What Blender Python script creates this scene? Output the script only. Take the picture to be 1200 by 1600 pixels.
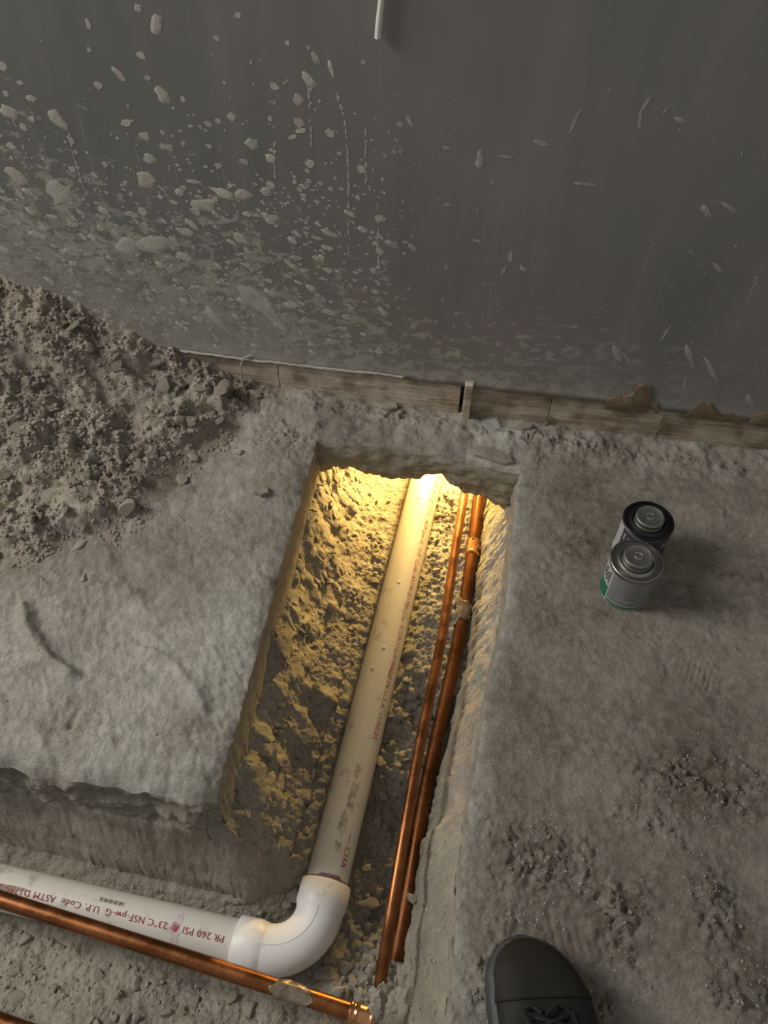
import bpy, math, random
import numpy as np
from mathutils import Vector, Matrix
for o in list(bpy.data.objects): bpy.data.objects.remove(o, do_unlink=True)
scene = bpy.context.scene
C = scene.collection
random.seed(7)
rng = np.random.default_rng(11)

# ------------------------------------------------------------------ camera
CAM_H, FPX = 1.05, 1350.0
_n = np.array([-25., 1070., 1350.]); _n /= np.linalg.norm(_n)
def _fl(px, py, z=0.):
    r = np.array([px - 600., py - 800., FPX]); return r * ((CAM_H - z) / (r @ _n))
_a, _b = _fl(380, 605), _fl(1200, 705)
_X = (_b - _a) / np.linalg.norm(_b - _a); _Z = -_n; _Y = np.cross(_Z, _X)
M = np.stack([_X, _Y, _Z])
def at(px, py, z=0.):            # photo measurement -> point of the horizontal plane at height z
    return M @ _fl(px, py, z) + np.array([0, 0, CAM_H])
def on_wall(px, py, y):          # photo measurement -> point of the vertical plane at y
    d = M @ np.array([px - 600., py - 800., FPX]); return d * (y / d[1]) + np.array([0, 0, CAM_H])
cam_d = bpy.data.cameras.new('camera'); cam = bpy.data.objects.new('camera', cam_d); C.objects.link(cam)
R3 = np.stack([M[:, 0], -M[:, 1], -M[:, 2]], axis=1)
cam.matrix_world = Matrix([[*R3[0], 0], [*R3[1], 0], [*R3[2], CAM_H], [0, 0, 0, 1]])
cam_d.sensor_fit = 'HORIZONTAL'; cam_d.sensor_width = 36; cam_d.lens = FPX / 1200 * 36
cam_d.clip_start = 0.02
scene.camera = cam

# ------------------------------------------------------------------ world, lights, exposure
world = bpy.data.worlds.new('world'); scene.world = world; world.use_nodes = True
bg = world.node_tree.nodes['Background']; bg.inputs[0].default_value = (1.0, 0.97, 0.92, 1); bg.inputs[1].default_value = 0.29
def area(name, loc, target, size, power, col):
    l = bpy.data.lights.new(name, 'AREA'); l.shape = 'RECTANGLE'; l.size, l.size_y = size; l.energy = power; l.color = col
    o = bpy.data.objects.new(name, l); C.objects.link(o); o.location = loc
    o.rotation_euler = (Vector(target) - Vector(loc)).to_track_quat('-Z', 'Y').to_euler(); return o
area('window_daylight', (-2.5, 0.48, 2.05), (-0.1, 0.6, 0), (1.0, 1.2), 74, (1.0, 0.97, 0.91))
lamp = bpy.data.lights.new('work_lamp', 'POINT'); lamp.energy = 19.0; lamp.color = (1.0, 0.645, 0.2); lamp.shadow_soft_size = 0.03
lo = bpy.data.objects.new('work_lamp', lamp); C.objects.link(lo); lo.location = (-0.035, 1.21, -0.1)
vs = scene.view_settings
vs.view_transform = 'Standard'; vs.look = 'None'; vs.gamma = 1; vs.exposure = 0.0; vs.use_curve_mapping = False

# ------------------------------------------------------------------ numpy noise
def _hash(ix, iy, s):
    h = (ix.astype(np.int64) * 374761393 + iy.astype(np.int64) * 668265263 + s * 2147483647 + 1013904223) & 0xffffffff
    h = ((h ^ (h >> 13)) * 1274126177) & 0xffffffff
    h = ((h ^ (h >> 16)) * 2246822519) & 0xffffffff
    return ((h ^ (h >> 15)) & 0xffffff) / float(0xffffff)
def perlin(x, y, s=0):
    x = np.asarray(x, float); y = np.asarray(y, float)
    xi, yi = np.floor(x), np.floor(y); fx, fy = x - xi, y - yi
    def g(dx, dy):
        a = _hash(xi + dx, yi + dy, s) * 2 * np.pi
        return np.cos(a) * (fx - dx) + np.sin(a) * (fy - dy)
    u = fx ** 3 * (fx * (fx * 6 - 15) + 10); v = fy ** 3 * (fy * (fy * 6 - 15) + 10)
    return 1.4 * ((g(0, 0) * (1 - u) + g(1, 0) * u) * (1 - v) + (g(0, 1) * (1 - u) + g(1, 1) * u) * v)
def fbm(x, y, s=0, o=4):
    t, a, k = 0., 1., 1.
    for i in range(o):
        t = t + a * perlin(x * k, y * k, s + i * 17); a *= .5; k *= 2.03
    return t
def cells(x, y, s=0):            # distance to the nearest jittered point and that point's own random number
    xi, yi = np.floor(x), np.floor(y); best = np.full(np.shape(x), 9.); rid = np.zeros(np.shape(x))
    for dx in (-1, 0, 1):
        for dy in (-1, 0, 1):
            cx, cy = xi + dx, yi + dy
            d = np.hypot(cx + _hash(cx, cy, s) - x, cy + _hash(cx, cy, s + 5) - y)
            m = d < best; best = np.where(m, d, best); rid = np.where(m, _hash(cx, cy, s + 9), rid)
    return best, rid
def crumbs(x, y, size, s=0):     # rounded lumps of about that size, height 0..1
    wx = x + .55 * size * fbm(x / size * 1.1, y / size * 1.1, s + 3, 2); wy = y + .55 * size * fbm(x / size * 1.1, y / size * 1.1, s + 4, 2)
    d, r = cells(wx / size, wy / size, s)
    return np.clip(1 - (d / .62) ** 2, 0, 1) ** .6 * (.25 + .75 * r)
def sstep(a, b, x):
    t = np.clip((x - a) / (b - a), 0, 1); return t * t * (3 - 2 * t)

# ------------------------------------------------------------------ object helpers
def tag(o, label=None, cat=None, group=None, kind=None):
    if label: o['label'] = label
    if cat: o['category'] = cat
    if group: o['group'] = group
    if kind: o['kind'] = kind
    return o
def mk(name, mesh, mat, parent=None):
    o = bpy.data.objects.new(name, mesh); C.objects.link(o)
    if mat is not None and not mesh.materials: mesh.materials.append(mat)
    if parent is not None: o.parent = parent
    return o
def empty(name, loc, rz=0.):
    o = bpy.data.objects.new(name, None); C.objects.link(o); o.location = loc; o.rotation_euler = (0, 0, rz)
    o.empty_display_size = .02
    return o
class MB:
    """collects vertices and faces"""
    def __init__(s): s.v = []; s.f = []; s.n = 0
    def add(s, v, f):
        v = np.asarray(v, float).reshape(-1, 3); s.v.append(v)
        s.f += [tuple(int(i) + s.n for i in q) for q in f]; s.n += len(v); return s
    def box(s, c, d, R=None):
        v = np.array([[x, y, z] for z in (-.5, .5) for y in (-.5, .5) for x in (-.5, .5)]) * np.array(d)
        if R is not None: v = v @ np.array(R).T
        return s.add(v + np.array(c), [(0, 2, 3, 1), (4, 5, 7, 6), (0, 1, 5, 4), (2, 6, 7, 3), (0, 4, 6, 2), (1, 3, 7, 5)])
    def sweep(s, pts, rad, seg=16, cap=True, ell=None, start=0., jit=0.):
        pts = np.asarray(pts, float); n = len(pts)
        rad = np.full(n, rad) if np.isscalar(rad) else np.asarray(rad, float)
        T = np.gradient(pts, axis=0); ln = np.linalg.norm(T, axis=1); 
        for i in range(n):
            if ln[i] < 1e-9: T[i] = T[i - 1] if i else pts[-1] - pts[0]
        T /= np.linalg.norm(T, axis=1)[:, None]
        up = np.array([0, 0, 1.]) if abs(T[0][2]) < .9 else np.array([0, 1., 0])
        N = up - T[0] * (up @ T[0]); N /= np.linalg.norm(N); V = []
        for i in range(n):
            N = N - T[i] * (N @ T[i]); N /= np.linalg.norm(N); B = np.cross(T[i], N)
            a = np.linspace(0, 2 * np.pi, seg, endpoint=False) + start
            k = 1 + (jit * (rng.random(seg) - .5) if jit else 0)
            V.append(pts[i] + (rad[i] * k * np.cos(a))[:, None] * N + (rad[i] * k * (ell or 1) * np.sin(a))[:, None] * B)
        F = [(i * seg + j, i * seg + (j + 1) % seg, (i + 1) * seg + (j + 1) % seg, (i + 1) * seg + j) for i in range(n - 1) for j in range(seg)]
        if cap: F += [tuple(range(seg))[::-1], tuple(range((n - 1) * seg, n * seg))]
        return s.add(np.concatenate(V), F)
    def lathe(s, prof, seg=48, c=(0, 0, 0), cap=True):
        a = np.linspace(0, 2 * np.pi, seg, endpoint=False)
        V = np.concatenate([np.stack([r * np.cos(a), r * np.sin(a), np.full(seg, z)], 1) for r, z in prof]) + np.array(c)
        n = len(prof)
        F = [(i * seg + j, i * seg + (j + 1) % seg, (i + 1) * seg + (j + 1) % seg, (i + 1) * seg + j) for i in range(n - 1) for j in range(seg)]
        if cap: F += [tuple(range(seg))[::-1], tuple(range((n - 1) * seg, n * seg))]
        return s.add(V, F)
    def mesh(s, name, smooth=True, angle=None):
        me = bpy.data.meshes.new(name); me.from_pydata(np.concatenate(s.v).tolist(), [], s.f); me.update()
        if smooth:
            me.polygons.foreach_set('use_smooth', np.ones(len(me.polygons), bool))
            if angle: me.set_sharp_from_angle(angle=math.radians(angle))
        return me
    def build(s, name, mat, parent=None, smooth=True, angle=35):
        return mk(name, s.mesh(name, smooth, angle), mat, parent)
def quads_mesh(name, V, Q, attrs=None):
    me = bpy.data.meshes.new(name); V = np.asarray(V, np.float32); Q = np.asarray(Q, np.int32)
    me.vertices.add(len(V)); me.vertices.foreach_set('co', V.ravel())
    me.loops.add(Q.size); me.loops.foreach_set('vertex_index', Q.ravel())
    me.polygons.add(len(Q)); me.polygons.foreach_set('loop_start', np.arange(0, Q.size, 4, dtype=np.int32))
    me.polygons.foreach_set('use_smooth', np.ones(len(Q), bool))
    for k, a in (attrs or {}).items():
        at_ = me.attributes.new(k, 'FLOAT', 'POINT'); at_.data.foreach_set('value', np.asarray(a, np.float32).ravel())
    me.update(calc_edges=True); me.validate(); return me
def grid_q(nu, nv, off=0, keep=None, flip=False):   # vertex index = i*nv+j
    i, j = np.meshgrid(np.arange(nu - 1), np.arange(nv - 1), indexing='ij')
    q = np.stack([i * nv + j, (i + 1) * nv + j, (i + 1) * nv + j + 1, i * nv + j + 1], -1)
    if flip: q = q[..., ::-1]
    q = q.reshape(-1, 4) if keep is None else q[keep]
    return q + off

# ------------------------------------------------------------------ materials
def mat_new(name):
    m = bpy.data.materials.new(name); m.use_nodes = True; nt = m.node_tree
    return m, nt, nt.nodes['Principled BSDF']
class NT:
    def __init__(s, nt): s.nt = nt; s.tc = None
    def n(s, t, **kw):
        nd = s.nt.nodes.new(t)
        for k, v in kw.items():
            if isinstance(k, str) and hasattr(nd, k): setattr(nd, k, v)
        return nd
    def link(s, a, b): s.nt.links.new(a, b)
    def pos(s, scale=None):
        if s.tc is None: s.tc = s.n('ShaderNodeTexCoord')
        if scale is None: return s.tc.outputs['Object']
        mp = s.n('ShaderNodeMapping'); mp.inputs['Scale'].default_value = scale; s.link(s.tc.outputs['Object'], mp.inputs[0]); return mp.outputs[0]
    def noise(s, scale, detail=4, rough=.55, vec=None, dist=0.):
        t = s.n('ShaderNodeTexNoise'); t.inputs['Scale'].default_value = scale; t.inputs['Detail'].default_value = detail
        t.inputs['Roughness'].default_value = rough; t.inputs['Distortion'].default_value = dist
        s.link(vec or s.pos(), t.inputs['Vector']); return t.outputs['Fac']
    def voro(s, scale, vec=None, feature='F1'):
        t = s.n('ShaderNodeTexVoronoi'); t.feature = feature; t.inputs['Scale'].default_value = scale; s.link(vec or s.pos(), t.inputs['Vector']); return t.outputs['Distance']
    def math(s, op, a, b=None, c=None):
        t = s.n('ShaderNodeMath'); t.operation = op
        for i, v in enumerate((a, b, c)):
            if v is None: continue
            if isinstance(v, (int, float)): t.inputs[i].default_value = v
            else: s.link(v, t.inputs[i])
        return t.outputs[0]
    def ramp(s, fac, stops):
        t = s.n('ShaderNodeValToRGB'); e = t.color_ramp.elements
        while len(e) < len(stops): e.new(.5)
        for k, (p, c) in zip(e, stops): k.position = p; k.color = (*c, 1) if len(c) == 3 else c
        s.link(fac, t.inputs[0]); return t.outputs[0]
    def range(s, v, a, b, c=0., d=1.):
        t = s.n('ShaderNodeMapRange'); t.interpolation_type = 'SMOOTHSTEP'
        for i, k in zip((1, 2, 3, 4), (a, b, c, d)): t.inputs[i].default_value = k
        s.link(v, t.inputs[0]); return t.outputs[0]
    def mix(s, fac, a, b, mode='MIX'):
        t = s.n('ShaderNodeMix'); t.data_type = 'RGBA'; t.blend_type = mode
        for i, v in ((0, fac), (6, a), (7, b)):
            if isinstance(v, (int, float)): t.inputs[i].default_value = v
            elif isinstance(v, tuple): t.inputs[i].default_value = (*v, 1)
            else: s.link(v, t.inputs[i])
        return t.outputs[2]
    def attr(s, name):
        t = s.n('ShaderNodeAttribute'); t.attribute_name = name; return t.outputs['Fac']
    def xyz(s):
        t = s.n('ShaderNodeSeparateXYZ'); s.link(s.pos(), t.inputs[0]); return t.outputs
    def bump(s, h, strength, dist, bsdf, prev=None):
        t = s.n('ShaderNodeBump'); t.inputs['Strength'].default_value = strength; t.inputs['Distance'].default_value = dist
        s.link(h, t.inputs['Height'])
        if prev is not None: s.link(prev, t.inputs['Normal'])
        s.link(t.outputs[0], bsdf.inputs['Normal']); return t.outputs[0]
def simple(name, col, rough=.6, metal=0., var=.0, vscale=60, bump=0., bscale=300):
    m, nt, b = mat_new(name); N = NT(nt)
    b.inputs['Roughness'].default_value = rough; b.inputs['Metallic'].default_value = metal
    if var:
        f = N.noise(vscale, 5, .6)
        c = N.ramp(f, [(.3, tuple(x * (1 - var) for x in col)), (.7, tuple(min(1, x * (1 + var)) for x in col))]); N.link(c, b.inputs['Base Color'])
    else: b.inputs['Base Color'].default_value = (*col, 1)
    if bump: N.bump(N.noise(bscale, 4), bump, .002, b)
    return m
MAT = {}
def soil_mat(name, lo, mid, hi, bump=1., pebble=True):
    m, nt, b = mat_new(name); N = NT(nt)
    a = N.noise(9, 6, .65); f = N.noise(140, 6, .7); g = N.noise(600, 3, .6)
    s = N.math('ADD', N.math('MULTIPLY', a, .55), N.math('ADD', N.math('MULTIPLY', f, .35), N.math('MULTIPLY', g, .2)))
    col = N.ramp(s, [(.38, lo), (.54, mid), (.7, hi)])
    N.link(col, b.inputs['Base Color']); b.inputs['Roughness'].default_value = .97; b.inputs['Specular IOR Level'].default_value = .1
    h = N.math('ADD', N.math('MULTIPLY', N.noise(260, 7, .72), 1.), N.math('MULTIPLY', N.voro(330), -.55))
    N.bump(h, .65 * bump, .004, b); return m
MAT['soil'] = soil_mat('trench_soil', (.20, .185, .15), (.31, .285, .235), (.42, .39, .33))
MAT['heap'] = soil_mat('heap_soil', (.17, .148, .118), (.275, .245, .20), (.39, .355, .30))
MAT['clod'] = soil_mat('clod_soil', (.21, .193, .158), (.32, .295, .245), (.43, .40, .34), .7)
def floor_mat():
    m, nt, b = mat_new('dusty_concrete'); N = NT(nt)
    dust, damp, rough = N.attr('dust'), N.attr('stain'), N.attr('crumb')
    a = N.noise(7, 8, .65); f = N.noise(70, 6, .7); g = N.noise(420, 4, .65)
    s = N.math('ADD', N.math('MULTIPLY', a, .5), N.math('ADD', N.math('MULTIPLY', f, .35), N.math('MULTIPLY', g, .25)))
    conc = N.ramp(s, [(.40, (.125, .108, .084)), (.53, (.25, .228, .188)), (.68, (.37, .345, .295))])
    pale = N.ramp(s, [(.38, (.25, .228, .188)), (.52, (.41, .39, .34)), (.66, (.56, .54, .485))])
    col = N.mix(dust, conc, pale)
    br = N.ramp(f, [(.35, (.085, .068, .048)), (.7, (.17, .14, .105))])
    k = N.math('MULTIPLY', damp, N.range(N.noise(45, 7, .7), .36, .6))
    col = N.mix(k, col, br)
    pit = N.range(N.voro(95), .05, .13); sp = N.math('MULTIPLY', N.math('SUBTRACT', 1., pit), N.range(N.noise(14, 2), .5, .62))
    col = N.mix(N.math('MULTIPLY', sp, .7), col, (.075, .062, .048))
    gl = N.math('MULTIPLY', N.math('SUBTRACT', 1., N.range(N.voro(150), .04, .1)), N.range(N.noise(23, 2), .5, .6))
    col = N.mix(N.math('MULTIPLY', gl, .5), col, (.55, .53, .48))
    N.link(col, b.inputs['Base Color']); b.inputs['Roughness'].default_value = .93; b.inputs['Specular IOR Level'].default_value = .15
    h = N.math('ADD', N.noise(180, 7, .7), N.math('MULTIPLY', N.noise(700, 3, .6), .4))
    N.bump(h, .9, .005, b); return m
MAT['floor'] = floor_mat()
def cut_mat():
    m, nt, b = mat_new('cut_concrete'); N = NT(nt)
    f = N.noise(1, 6, .7, N.pos((40, 40, 130))); g = N.noise(300, 5, .7)
    s = N.math('ADD', N.math('MULTIPLY', f, .7), N.math('MULTIPLY', g, .35))
    c = N.ramp(s, [(.35, (.16, .14, .11)), (.53, (.26, .24, .195)), (.72, (.36, .335, .28))]); N.link(c, b.inputs['Base Color'])
    b.inputs['Roughness'].default_value = .95; b.inputs['Specular IOR Level'].default_value = .1
    N.bump(N.math('ADD', f, N.math('MULTIPLY', N.noise(350, 5, .7), .7)), .7, .003, b); return m
MAT['cut'] = cut_mat()
def wall_mat():
    m, nt, b = mat_new('painted_wall'); N = NT(nt)
    x, y, z = N.xyz()
    st = N.noise(1, 5, .6, N.pos((16, 1, 2.2))); cl = N.noise(3.2, 4, .5)
    base = N.ramp(N.math('ADD', N.math('MULTIPLY', st, .5), N.math('MULTIPLY', cl, .5)), [(.34, (.128, .129, .122)), (.5, (.160, .156, .144)), (.66, (.19, .178, .166))])
    pur = N.math('MULTIPLY', N.range(N.noise(4.5, 3), .48, .62), N.range(z, .45, .12))
    base = N.mix(N.math('MULTIPLY', pur, .5), base, (.185, .155, .155))
    gr = N.math('MULTIPLY', N.range(N.noise(5.5, 3, .5, N.pos((1, 1, .6))), .52, .64), N.range(z, .5, .1)); base = N.mix(N.math('MULTIPLY', gr, .4), base, (.14, .158, .122))
    # height up to which flung dust clings to the wall: high on the left, low on the right
    line = N.math('ADD', .13, N.math('MULTIPLY', N.range(x, .1, -.85), .24))
    rel = N.math('SUBTRACT', line, z)
    rel = N.math('ADD', rel, N.math('MULTIPLY', N.math('SUBTRACT', N.noise(5, 6, .65), .5), .34))
    solid = N.range(rel, -.05, .26)
    sp = N.noise(52, 7, .7, N.pos((.8, 1, 1.25)), .5)
    thr = N.math('SUBTRACT', .71, N.math('MULTIPLY', N.range(rel, -.34, .26), .335))
    spl = N.range(N.math('SUBTRACT', sp, thr), -.012, .03)
    fade = N.range(x, .5, -.1, .12, 1.)
    dst = N.math('MULTIPLY', N.math('MAXIMUM', N.math('MULTIPLY', spl, .85), N.math('MULTIPLY', solid, .42)), fade)
    dcol = N.ramp(N.noise(30, 5, .6), [(.35, (.24, .228, .194)), (.65, (.345, .33, .288))])
    col = N.mix(dst, base, dcol)
    # drips and hairline scratches
    dr = N.math('MULTIPLY', N.range(N.noise(1, 3, .55, N.pos((85, 1, 1.6))), .655, .7), N.range(z, .62, .3))
    dr = N.math('MULTIPLY', dr, N.range(N.noise(60, 4, .7), .45, .55))
    col = N.mix(N.math('MULTIPLY', dr, .4), col, (.3, .285, .25))
    film = N.range(z, .3, .02); col = N.mix(N.math('MULTIPLY', film, N.math('MULTIPLY', N.noise(45, 5, .75, N.pos((1, 1, .35))), .42)), col, (.28, .27, .24))
    N.link(col, b.inputs['Base Color']); b.inputs['Roughness'].default_value = .62; b.inputs['Specular IOR Level'].default_value = .35
    N.bump(N.math('ADD', N.math('MULTIPLY', dst, .6), N.math('MULTIPLY', N.noise(220, 4), .12)), .35, .0015, b); return m
MAT['wall'] = wall_mat()
MAT['splat'] = simple('dried_splatter', (.345, .328, .285), .95, 0, .22, 40, .5, 400)
MAT['faint'] = simple('faint_splatter', (.26, .25, .225), .9, 0, .2, 60, .4, 400)
def wood_mat(name, lo, mid, hi):
    m, nt, b = mat_new(name); N = NT(nt)
    f = N.noise(1, 7, .65, N.pos((9, 30, 150)), .4); g = N.noise(22, 5, .6)
    c = N.ramp(N.math('ADD', N.math('MULTIPLY', f, .4), N.math('MULTIPLY', g, .6)), [(.40, lo), (.51, mid), (.64, hi)])
    d = N.range(N.noise(30, 6, .7), .5, .66); c = N.mix(N.math('MULTIPLY', d, .5), c, (.33, .31, .27))
    N.link(c, b.inputs['Base Color']); b.inputs['Roughness'].default_value = .9
    N.bump(f, .8, .004, b); return m
MAT['wood'] = wood_mat('weathered_wood', (.24, .18, .125), (.50, .42, .32), (.62, .55, .45))
MAT['wood2'] = wood_mat('weathered_wood_brown', (.19, .14, .095), (.37, .30, .22), (.50, .43, .34))
MAT['paper'] = simple('torn_brown_paper', (.14, .10, .062), .95, 0, .3, 70, .5, 250)
def pvc_mat(name, col, dirt):
    m, nt, b = mat_new(name); N = NT(nt)
    d = N.math('MULTIPLY', N.range(N.noise(34, 6, .7), .56, .68), dirt)
    st = N.range(N.noise(260, 3), .66, .72)
    c = N.mix(d, col, (.24, .215, .18)); c = N.mix(N.math('MULTIPLY', st, .25 * dirt), c, (.25, .22, .18))
    N.link(c, b.inputs['Base Color']); b.inputs['Roughness'].default_value = .42
    b.inputs['Subsurface Weight'].default_value = .08; b.inputs['Subsurface Radius'].default_value = (.004, .003, .002)
    N.bump(N.noise(30, 3), .05, .002, b); return m
MAT['pvc'] = pvc_mat('white_pvc', (.62, .59, .53), .55)
MAT['pvc_fit'] = pvc_mat('white_pvc_fitting', (.72, .71, .69), .3)
def copper_mat(name, lo, hi, r0, r1):
    m, nt, b = mat_new(name); N = NT(nt)
    f = N.noise(26, 6, .65); g = N.noise(180, 4, .7)
    c = N.ramp(N.math('ADD', N.math('MULTIPLY', f, .7), N.math('MULTIPLY', g, .3)), [(.38, lo), (.6, hi)])
    sp = N.math('SUBTRACT', 1., N.range(N.voro(120), .05, .11)); sp = N.math('MULTIPLY', sp, N.range(N.noise(20, 2), .5, .6))
    c = N.mix(N.math('MULTIPLY', sp, .6), c, (.5, .4, .32))
    N.link(c, b.inputs['Base Color']); b.inputs['Metallic'].default_value = 1.
    N.link(N.range(f, .35, .65, r0, r1), b.inputs['Roughness']); return m
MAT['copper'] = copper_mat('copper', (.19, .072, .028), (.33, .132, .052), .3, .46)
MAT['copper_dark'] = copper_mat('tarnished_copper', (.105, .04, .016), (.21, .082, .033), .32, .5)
MAT['copper_fit'] = copper_mat('copper_fitting', (.58, .28, .13), (.78, .42, .22), .2, .36)
MAT['tin'] = simple('tin_plate', (.33, .32, .295), .34, 1., .12, 90)
MAT['tin_dull'] = simple('dull_tin_cap', (.27, .262, .24), .45, .9, .12, 120)
MAT['bright'] = simple('bright_stamp', (.8, .79, .76), .25, 1.)
MAT['black'] = simple('black_enamel', (.006, .006, .007), .35)
MAT['silver_label'] = simple('silver_grey_label', (.215, .22, .23), .45, .25, .06, 200)
MAT['green'] = simple('green_label', (.012, .13, .06), .5)
MAT['white_label'] = simple('white_label', (.36, .36, .345), .6)
MAT['purple_label'] = simple('dark_purple_label', (.045, .035, .055), .5)
MAT['ink'] = simple('dark_ink', (.05, .045, .045), .7)
MAT['red_ink'] = simple('dark_red_ink', (.30, .035, .035), .6)
MAT['primer'] = simple('purple_primer', (.17, .10, .125), .5, 0, .5, 120)
MAT['primer_thin'] = simple('thin_purple_primer', (.56, .49, .50), .5, 0, .12, 90)
MAT['primer_red'] = simple('magenta_primer', (.33, .06, .14), .5, 0, .2, 90)
MAT['wire'] = simple('dusty_wire', (.32, .30, .26), .8, 0, .2, 200)
MAT['steel'] = simple('rusty_steel', (.10, .085, .07), .6, .4, .4, 200)
MAT['white'] = simple('white_cord', (.55, .54, .50), .7, 0, .1, 40)
MAT['plastic'] = simple('dusty_grey_tape', (.21, .165, .12), .32, .3, .4, 60, .4, 120)
MAT['mud'] = MAT['clod']
MAT['boot'] = simple('dark_boot_leather', (.014, .013, .011), .62, 0, .25, 40, .25, 500)
MAT['boot_cap'] = simple('olive_black_toe_cap', (.018, .016, .010), .7, 0, .15, 40, .12, 500)
MAT['rubber'] = simple('black_rubber', (.009, .0095, .011), .45, 0, .2, 80)
MAT['rand'] = simple('worn_grey_rand', (.045, .046, .048), .42, 0, .3, 60)
for k_ in ('boot', 'boot_cap'): MAT[k_].node_tree.nodes['Principled BSDF'].inputs['Specular IOR Level'].default_value = .22
MAT['lace'] = simple('black_lace', (.006, .006, .006), .8)

# ------------------------------------------------------------------ the ground: outlines
XL, YF, YE, YW = -0.247, 0.345, 0.952, 1.058     # left cut, front end of the left slab, far cut, wall
def xr(y): return np.interp(y, [-.2, .15, .283, .396, .546, .67, .94], [.063, .060, .056, .060, .069, .083, .0865])
def yfar(x): return np.interp(x, [-.26, -.136, -.03, .083, .12], [.950, .957, .954, .937, .935])
def gauss(x, y, px, py, rx, ry=None, z=0.):
    p = at(px, py, z); return np.exp(-(((x - p[0]) / rx) ** 2 + ((y - p[1]) / (ry or rx)) ** 2))
def ridge(x, y, pts, w):         # soft distance falloff to a polyline measured in the photo
    P_ = [at(*p)[:2] for p in pts]; d = np.full(np.shape(x), 9.)
    for a, b in zip(P_[:-1], P_[1:]):
        ab = b - a; t = np.clip(((x - a[0]) * ab[0] + (y - a[1]) * ab[1]) / (ab @ ab), 0, 1)
        d = np.minimum(d, np.hypot(x - a[0] - t * ab[0], y - a[1] - t * ab[1]))
    return np.exp(-(d / w) ** 2)
def crumb_mask(x, y):
    m = np.zeros(np.shape(x))
    for px, py, rx, ry, k in [(1110, 1225, .09, .035, 1.), (850, 1345, .06, .05, .9), (960, 1420, .045, .05, .9), (1030, 1290, .07, .03, .9), (1120, 1440, .03, .08, .8),
                              (1160, 1560, .06, .05, .7), (930, 1560, .03, .04, .7), (800, 1440, .03, .06, .6), (860, 690, .15, .016, .8), (1060, 720, .18, .014, .7),
                              (600, 650, .12, .02, .7), (450, 690, .06, .04, .6), (760, 1560, .035, .05, .7), (1000, 1500, .05, .03, .5)]:
        m = np.maximum(m, k * gauss(x, y, px, py, rx, ry))
    return np.clip(m * (1 + .9 * fbm(x * 14, y * 14, 31, 3)), 0, 1)
def top_h(x, y):
    left = sstep(XL + .02, XL - .02, x)
    z = .0025 * fbm(x * 6, y * 6, 1, 4) + .0018 * fbm(x * 38, y * 38, 2, 4) + .0016 * fbm(x * 95, y * 95, 3, 2) * np.clip(.4 + fbm(x * 9, y * 9, 19, 2), 0, 1)
    z += left * (.006 * fbm(x * 4 + 3, y * 4, 5, 2) + .0028 * np.abs(fbm(x * 30 + y * 12, y * 26 - x * 8, 6, 5)) + .0022 * fbm(x * 16, y * 16, 9, 3) + .006)
    z += left * .0022 * np.abs(fbm((x + y * .6) * 70, (y - x * .5) * 26, 8, 3)) * sstep(.75, .5, y)
    for pts, w, h in [([(40, 955), (45, 985), (75, 1030), (112, 1058)], .009, .014), ([(225, 1020), (270, 1035), (305, 1085), (320, 1110)], .008, .006),
                      ([(125, 1110), (112, 1140)], .005, -.006), ([(0, 1060), (60, 1045)], .006, .004), ([(0, 1025), (50, 1015)], .006, .004),
                      ([(60, 1140), (85, 1200)], .006, .004), ([(180, 840), (200, 900), (240, 935)], .012, -.007), ([(400, 770), (420, 775), (415, 785)], .004, .004)]:
        z += h * ridge(x, y, pts, w)
    cm = crumb_mask(x, y)
    z += cm * (.0085 * crumbs(x, y, .013, 40) + .0060 * crumbs(x, y, .0075, 41) + .003 * fbm(x * 70, y * 70, 44, 3))
    z += .012 * gauss(x, y, 250, 1190, .2, .03) * left
    # boot prints: parallel ridges left by a sole
    def tread(px, py, rx, ry, ang, pitch, h):
        p = at(px, py); u = (x - p[0]) * math.cos(ang) + (y - p[1]) * math.sin(ang); v = -(x - p[0]) * math.sin(ang) + (y - p[1]) * math.cos(ang)
        return h * np.exp(-((u / rx) ** 4 + (v / ry) ** 4)) * (np.sin(2 * np.pi * (u + .012 * np.sin(v * 40)) / pitch) * .5 - .3)
    z += tread(900, 1475, .062, .028, -.12, .0105, .0022) * np.clip(.6 + fbm(x * 25, y * 25, 47, 2), 0, 1) + tread(1095, 1058, .028, .02, -.7, .008, .0025) + tread(1010, 1000, .05, .02, .4, .012, .001)
    z -= .004 * gauss(x, y, 980, 1360, .05, .06) + .004 * gauss(x, y, 1000, 1550, .06, .05)
    z += .006 * gauss(x, y, 600, 660, .18, .02) + .006 * fbm(x * 30, y * 30, 12, 4) * sstep(.945, 1.0, y)
    # chipped rims of the cut
    d = np.minimum(np.abs(x - XL), np.abs(x - xr(y)))
    z -= .004 * np.exp(-d / .004) * (y < .95) * np.clip(.4 + fbm(y * 40, x * 5, 14, 3), 0, 1)
    return z

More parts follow.
